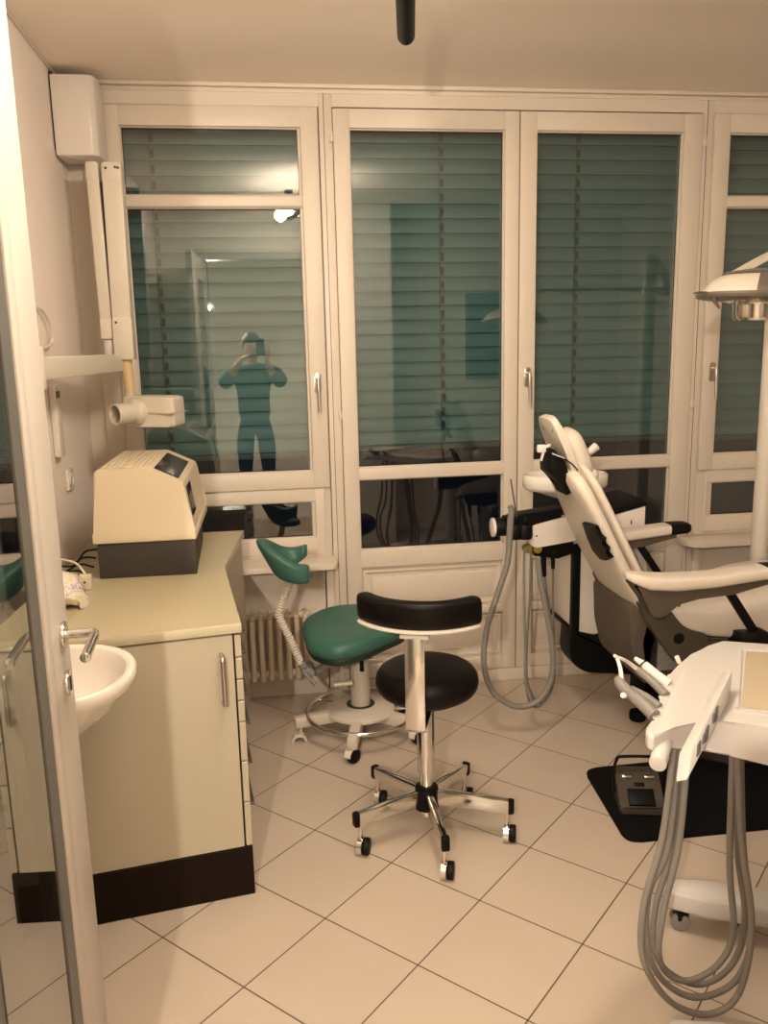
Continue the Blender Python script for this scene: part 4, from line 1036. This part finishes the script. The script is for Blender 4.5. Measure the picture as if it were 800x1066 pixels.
for tip in (V((1.075, -1.822, 0)), V((.845, -2.305, 0))):
    for s in (.035, .69):
        c = tip+u_*s-v_*.005; f = V((.92, -.38, 0)); sdv = V((.38, .92, 0))
        b2 = bmesh.new()
        for k in (-1, 1): cyl(b2, V((c.x, c.y, .0275))+f*.0+V((.38, .92, 0))*0+f.cross(V((0, 0, 1)))*(k*.008), V((c.x, c.y, .0275))+f.cross(V((0, 0, 1)))*(k*.022), .0275, bev=.006)
        put('castor_wheel', b2, 'grey', ct)
bm.free()
bm = bmesh.new(); bar(bm, V((1.36, -2.16, .1))+v_*.30, V((1.36, -2.16, .1))-v_*.30, .09, .045, .09, .045, .008); put('cross_beam', bm, 'whitecool', ct)
# handpieces resting in the slots of the tray
def hpiece(name, label, cat, base, path, r0, r1, body, m, tipm):
    root = thing(name, label, cat, base)
    bm = bmesh.new(); tube(bm, body, lambda t: r0+(r1-r0)*t, 14, 5); b = put('body', bm, m, root)
    if path:
        bm = bmesh.new(); tube(bm, path, lambda t: .0055-.0025*t, 10, 5); put('nozzle', bm, tipm, root)
    return root
q = lambda x, y, z: UZ(x, y, z)
h4 = hpiece('air_water_syringe', 'thick grey air-water syringe with bent white nozzle, lowest on the tray edge', 'syringe', q(678, 743, .868), [q(648, 712, .905), q(646, 695, .925), q(642, 684, .94), q(639, 682, .943)], .0145, .012, [q(682, 745, .862), q(664, 728, .880), q(648, 714, .900), q(645, 708, .905)], 'grey', 'ceramic')
bm = bmesh.new(); cc = q(650, 722, .895); cyl(bm, cc+V((-.004, -.012, 0)), cc+V((-.010, -.016, .004)), .006); put('button', bm, 'white', h4)
h3 = hpiece('dental_handpiece', 'slim grey handpiece just above the thick syringe in the tray edge', 'handpiece', q(684, 735, .866), None, .010, .008, [q(687, 736, .862), q(672, 725, .875), q(657, 717, .885)], 'grey', 'chrome')
bm = bmesh.new(); cyl(bm, q(657, 717, .885), q(655, 716, .888), .0055); put('coupling', bm, 'chrome', h3)
h2 = hpiece('dental_handpiece', 'grey handpiece with curved silver neck, second from the top of the tray edge', 'handpiece', q(692, 722, .868), [q(664, 697, .893), q(655, 690, .915), q(648, 686, .935), q(640, 683, .945)], .0105, .0085, [q(694, 724, .862), q(680, 710, .876), q(664, 697, .893)], 'grey', 'white')
h1 = hpiece('scaler_handpiece', 'cream scaler handpiece with pale tapered tip, uppermost in the tray edge', 'handpiece', q(694, 711, .868), None, .0125, .0105, [q(697, 712, .862), q(684, 703, .876), q(670, 691, .893)], 'white', 'white')
bm = bmesh.new(); cyl(bm, q(670, 691, .893), q(661, 685, .905), .0085, .0045); put('tip', bm, 'ceramic', h1)
bm = bmesh.new(); cyl(bm, q(671, 692, .892), q(670, 691, .8935), .0112); put('ring', bm, 'blackp', h1)

# ================================================================== DENTAL LAMP
LX, LY = 1.575, -1.30
lp = thing('dental_lamp', 'grey and cream dental operating lamp on a cream pole at the right edge', 'lamp', (2.098, -.55, 0))
bm = bmesh.new(); cyl(bm, (2.098, -.55, 0), (2.098, -.55, 2.08), .036, seg=28, bev=.004); put('pole', bm, 'offwhite', lp)
bm = bmesh.new(); cyl(bm, (2.098, -.55, 0), (2.098, -.55, .03), .09, bev=.008); put('pole_foot', bm, 'offwhite', lp)
bm = bmesh.new(); tube(bm, [(2.098, -.55, 2.05), (2.15, -.62, 2.07), (2.42, -1.02, 2.02), (2.45, -1.08, 1.99)], .026, 12); tube(bm, [(2.45, -1.08, 2.02), (2.45, -1.08, 1.90)], .03, 12, 1, smooth=False); tube(bm, [(2.45, -1.08, 1.93), (2.10, -1.22, 1.97), (1.86, -1.29, 1.95)], .022, 12); put('swing_arm', bm, 'offwhite', lp)
bm = bmesh.new(); pts = smooth_path([(1.87, LY, 1.955), (1.80, LY, 1.965), (1.68, LY, 1.935), (1.58, LY, 1.895), (1.49, LY, 1.850), (1.455, LY, 1.832)], 5)
for a, b in zip(pts, pts[1:]): bar(bm, a, b, .05, .016, .05, .016, 0)
put('yoke', bm, 'lampm', lp)
TL = Matrix.Translation((LX, LY, 1.772)) @ Matrix.Rotation(math.radians(2), 4, 'Y')
put('shade', L_([(.198, .0), (.200, .006), (.196, .014), (.183, .030), (.165, .048), (.140, .062), (.10, .074), (.05, .080), (.003, .081), (.003, .070), (.10, .062), (.16, .034), (.188, .0)], 48, TL, 1, .8), 'lampm', lp)
put('shade_rim', L_([(.185, -.010), (.206, -.006), (.210, .002), (.205, .010), (.196, .010), (.185, .0)], 48, TL, 1, .8), 'lampd', lp)
rings = []
for r_, z_k in ((.2005, .004), (.1995, .015), (.186, .032), (.168, .050), (.143, .0645), (.103, .0765), (.05, .0825), (.012, .0835)):   # darker rear segment of the shade
    rings.append([TL @ V((r_*math.cos(a), .8*r_*math.sin(a), z_k)) for a in [math.radians(-122+244*k/36) for k in range(37)]] + [TL @ V(((r_-.004)*math.cos(a), .8*(r_-.004)*math.sin(a), z_k-.004)) for a in [math.radians(122-244*k/36) for k in range(37)]])
put('rear_cover', loft(bmesh.new(), rings), 'lampd', lp)
put('shade_cover', L_([(.135, .067), (.120, .074), (.08, .082), (.003, .088), (.003, .080), (.08, .076), (.125, .064)], 40, TL, 1, .8), 'lampd', lp)
put('underside', L_([(.003, -.012), (.12, -.014), (.188, -.008), (.188, -.004), (.12, -.006), (.003, -.006)], 44, TL, 1, .8), 'lampd', lp)
put('reflector', L_([(.125, -.012), (.098, -.020), (.093, -.030), (.092, -.062), (.085, -.074), (.04, -.078), (.003, -.078), (.003, -.06), (.08, -.055), (.085, -.02), (.11, -.008)], 44, TL, 1, .9), 'chrome', lp)
bm = bmesh.new(); tube(bm, [TL @ V(p) for p in ((-.19, -.02, .0), (-.205, -.025, .006), (-.232, -.03, .007), (-.250, -.03, .004))], lambda t: .0065-.004*t, 10); tube(bm, [TL @ V(p) for p in ((-.185, -.03, -.002), (-.18, -.035, -.018), (-.166, -.04, -.040))], lambda t: .011-.008*t, 10)
put('grip', bm, 'lampd', lp)

# ================================================================== CEILING LAMP
pl = thing('pendant_lamp', 'black tubular pendant lamp hanging below the ceiling at the top', 'ceiling lamp', (.375, -1.7, CEIL))
ra, rb = V((.481, -1.105, 2.555)), V((.27, -2.30, 2.555)); rd = (rb-ra).normalized(); rb = ra+rd*.60
ex = rb+rd*.75
bm = bmesh.new(); T = axis(ra, rd); Lr = (ex-ra).length
lathe(bm, [(.004, 0), (.016, .003), (.023, .011), (.0265, .025), (.0265, Lr-.03), (.02, Lr-.008), (.004, Lr)], 28, T)
put('body', bm, 'blackp', pl)
sd = V((-rd.y, rd.x, 0))
bm = bmesh.new()
for s in (-1, 1): cyl(bm, rb+sd*(s*.05)+V((0, 0, .01))+rd*.0, rb+sd*(s*.05)+V((0, 0, .01))+rd*.70, .014, seg=16)
put('fluorescent_tube', bm, 'tube', pl)
bm = bmesh.new()
for k in (.0, .70):
    bar(bm, rb+rd*k-sd*.065+V((0, 0, .008)), rb+rd*k+sd*.065+V((0, 0, .008)), .022, .03, .022, .03, .003)
put('lamp_holder', bm, 'blackp', pl)
bm = bmesh.new()
for k in (.55, 1.32): c = ra+rd*k; cyl(bm, c, (c.x, c.y, CEIL), .004, seg=8); cyl(bm, (c.x, c.y, CEIL-.02), (c.x, c.y, CEIL), .03, seg=20)
put('suspension_rod', bm, 'blackp', pl)
# corridor wall lamp behind the photographer
cl = thing('corridor_lamp', 'small bright spot lamp in the corridor, seen as a reflection in the left window', 'lamp', (-.47, -4.52, CEIL))
bm = bmesh.new(); cyl(bm, (-.47, -4.56, 2.10), (-.47, -4.56, CEIL), .008); cyl(bm, (-.47, -4.60, 2.05), (-.47, -4.53, 2.03), .03, .05, bev=.003); put('spot_housing', bm, 'blackp', cl)
bm = bmesh.new(); lathe(bm, [(.002, -.02), (.014, -.014), (.02, 0), (.014, .014), (.002, .02)], 16, Matrix.Translation((-.47, -4.50, 2.03))); put('bulb', bm, 'bulb', cl)
# ================================================================== PHOTOGRAPHER (seen only as a reflection in the panes)
PX, PY = -.085, -4.27
def skin(name, verts, edges, radii, root, m, parent=None, sub=2, loc=None):
    me = bpy.data.meshes.new(name); o_ = V(loc) if loc else V((0, 0, 0))
    if parent is not None: o_ = parent.location.copy()
    me.from_pydata([tuple(V(v)-o_) for v in verts], edges, []); me.update()
    o = bpy.data.objects.new(name, me); COL.objects.link(o)
    if parent is not None: o.parent = parent
    else: o.location = o_
    sk = o.modifiers.new('skin', 'SKIN'); sk.use_smooth_shade = True; sk.branch_smoothing = .6
    for i, r in enumerate(radii):
        d = me.skin_vertices[0].data[i]; d.radius = (r, r) if not isinstance(r, tuple) else r; d.use_root = (i == root)
    s = o.modifiers.new('sub', 'SUBSURF'); s.levels = sub; s.render_levels = sub
    me.materials.append(M[m]); return o
vv, ee, rr = [], [], []
def av(p, r, prev=None):
    vv.append(V((PX, PY, 0))+V(p)); rr.append(r)
    if prev is not None: ee.append((prev, len(vv)-1))
    return len(vv)-1
pel = av((0, 0, .93), (.15, .105))
s1_ = av((0, -.005, 1.08), (.135, .095), pel); s2_ = av((0, 0, 1.24), (.165, .110), s1_); s3_ = av((0, .0, 1.40), (.155, .10), s2_)
nk = av((0, .015, 1.50), .055, s3_); nk2 = av((0, .03, 1.555), .056, nk)
hd1 = av((0, .045, 1.61), (.070, .085), nk2); hd2 = av((0, .045, 1.68), (.078, .098), hd1); hd3 = av((0, .035, 1.745), (.066, .080), hd2)
def limb(s):
    sh = av((s*.195, 0, 1.42), .068, s3_); ua = av((s*.245, .06, 1.36), .058, sh); el = av((s*.265, .15, 1.32), .048, ua)
    fa = av((s*.175, .25, 1.43), .037, el); wr = av((s*.11+.02, .335, 1.545), .026, fa)
    hx_ = .085+s*.055
    pm = av((hx_+s*.018, .365, 1.585), (.032, .016), wr); pk = av((hx_+s*.012, .378, 1.62), (.036, .015), pm)
    for k in range(4):
        z = 1.605+.022*k; ln = (.030, .036, .038, .033)[k]
        f1 = av((hx_+s*.012, .392, z), .0095, pk); f2 = av((hx_+s*.002, .392+ln*.45, z+.004), .0085, f1); av((hx_-s*(ln*.6), .396+ln*.35, z+.006), .0075, f2)
    t1 = av((hx_-s*.002, .372, 1.60), .011, pm); t2 = av((hx_-s*.018, .372, 1.622), .0095, t1); av((hx_-s*.028, .374, 1.642), .008, t2)
    hp_ = av((s*.095, 0, .86), .085, pel); th = av((s*.105, .01, .66), .074, hp_); kn = av((s*.11, .015, .49), .056, th)
    cf = av((s*.115, -.01, .32), .052, kn); an = av((s*.12, -.01, .09), .036, cf); he_ = av((s*.12, -.03, .045), .036, an); to = av((s*.13, .13, .035), (.042, .028), he_)
limb(-1); limb(1)
person = skin('person', vv, ee, rr, pel, 'skin', loc=(PX, PY, 0))
tag(person, 'person in teal top and blue trousers holding up a phone, reflected in the left window', 'person')
def sub(idx, name, m, grow, extra=()):
    ids = list(idx); mp2 = {j: i for i, j in enumerate(ids)}
    E2 = [(mp2[a], mp2[b]) for a, b in ee if a in mp2 and b in mp2]
    return skin(name, [vv[i] for i in ids], E2, [tuple(x+grow for x in (r if isinstance(r, tuple) else (r, r))) for r in [rr[i] for i in ids]], 0, m, person)
limb_len = 7+12+3+7
b0 = 9; b1 = b0+limb_len
sub([pel, s1_, s2_, s3_, nk, b0, b0+1, b0+2, b0+3, b1, b1+1, b1+2, b1+3], 'shirt', 'shirt', .024)
lo = limb_len-7
sub([s1_, pel]+[b0+lo+k for k in range(5)]+[b1+lo+k for k in range(5)], 'trousers', 'jeans', .012)
hb_ = V((PX, PY, 0))
bm = bmesh.new()
rings = []
for k in range(9):
    t = k/8*PI*.5; z = 1.69+.105*math.sin(t); r = math.cos(t)
    rings.append([hb_+V(((.088*r+.002)*math.cos(a), .028+(.112*r+.002)*math.sin(a)*(1 if math.sin(a) < 0 else .86), z - (.075*max(0, -math.sin(a)) if k == 0 else .04*max(0, -math.sin(a))*(1-k/8)))) for a in [2*PI*j/28 for j in range(28)]])
put('hair', loft(bm, rings), 'hair', person, ang=80)
bm = bmesh.new()
cyl(bm, hb_+V((-.005, .13, 1.662)), hb_+V((-.005, .152, 1.640)), .008, .013, bev=.003)
put('nose', bm, 'skin', person)
for s in (-1, 1):
    bm = bmesh.new(); lathe(bm, [(.001, -.011), (.008, -.008), (.011, 0), (.008, .008), (.001, .011)], 14, Matrix.Translation(hb_+V((s*.033, .128, 1.682)))); put('eye', bm, 'ceramic', person)
    bm = bmesh.new(); lathe(bm, [(.001, -.030), (.010, -.022), (.015, 0), (.012, .022), (.001, .032)], 14, Matrix.Translation(hb_+V((s*.084, .03, 1.665)))); put('ear', bm, 'skin', person)
bm = bmesh.new(); box(bm, PX-.024, PX+.024, PY+.128, PY+.139, 1.603, 1.611, .003); put('mouth', bm, 'gripm', person)
ph = tag(put('smartphone', B(-.037, .037, -3.868, -3.860, 1.578, 1.728, .004), 'phone', loc=(0, -3.864, 1.653)), 'black phone held up at face height by the reflected person', 'phone')

TUBE_W = 12.2
# ================================================================== LIGHTS, WORLD, CAMERA
w = bpy.data.worlds.new('night'); SC.world = w; w.use_nodes = True
bg = w.node_tree.nodes['Background']; bg.inputs[0].default_value = (.010, .012, .018, 1); bg.inputs[1].default_value = .3
WARM = (1.0, .86, .69)
for k in (.10, .35, .60):
    for s_ in (-1, 1):
        l = bpy.data.lights.new('tube_light', 'POINT'); l.energy = TUBE_W; l.color = WARM; l.shadow_soft_size = .04
        o = bpy.data.objects.new('tube_light', l); COL.objects.link(o); o.location = rb+rd*k+sd*(s_*.09)+V((0, 0, -.01))
sp = bpy.data.lights.new('corridor_light', 'POINT'); sp.energy = 195; sp.color = WARM; sp.shadow_soft_size = .012
so_ = bpy.data.objects.new('corridor_light', sp); COL.objects.link(so_); so_.location = (-.46, -4.47, 2.03)
cd_ = bpy.data.cameras.new('camera'); cam = bpy.data.objects.new('camera', cd_); COL.objects.link(cam)
cd_.sensor_fit = 'VERTICAL'; cd_.sensor_height = 24; cd_.lens = FPX/1066*24; cd_.clip_start = .01
R3 = Matrix((_r, _u, -_f)).transposed(); cam.matrix_world = Matrix.Translation(CAM) @ R3.to_4x4()
SC.camera = cam
vs = SC.view_settings; vs.view_transform = 'Standard'; vs.look = 'None'; vs.gamma = 1; vs.use_curve_mapping = False; vs.exposure = 0.0
SC.cycles.use_denoising = True
SC.cycles.max_bounces = 10; SC.cycles.transparent_max_bounces = 16; SC.cycles.glossy_bounces = 6
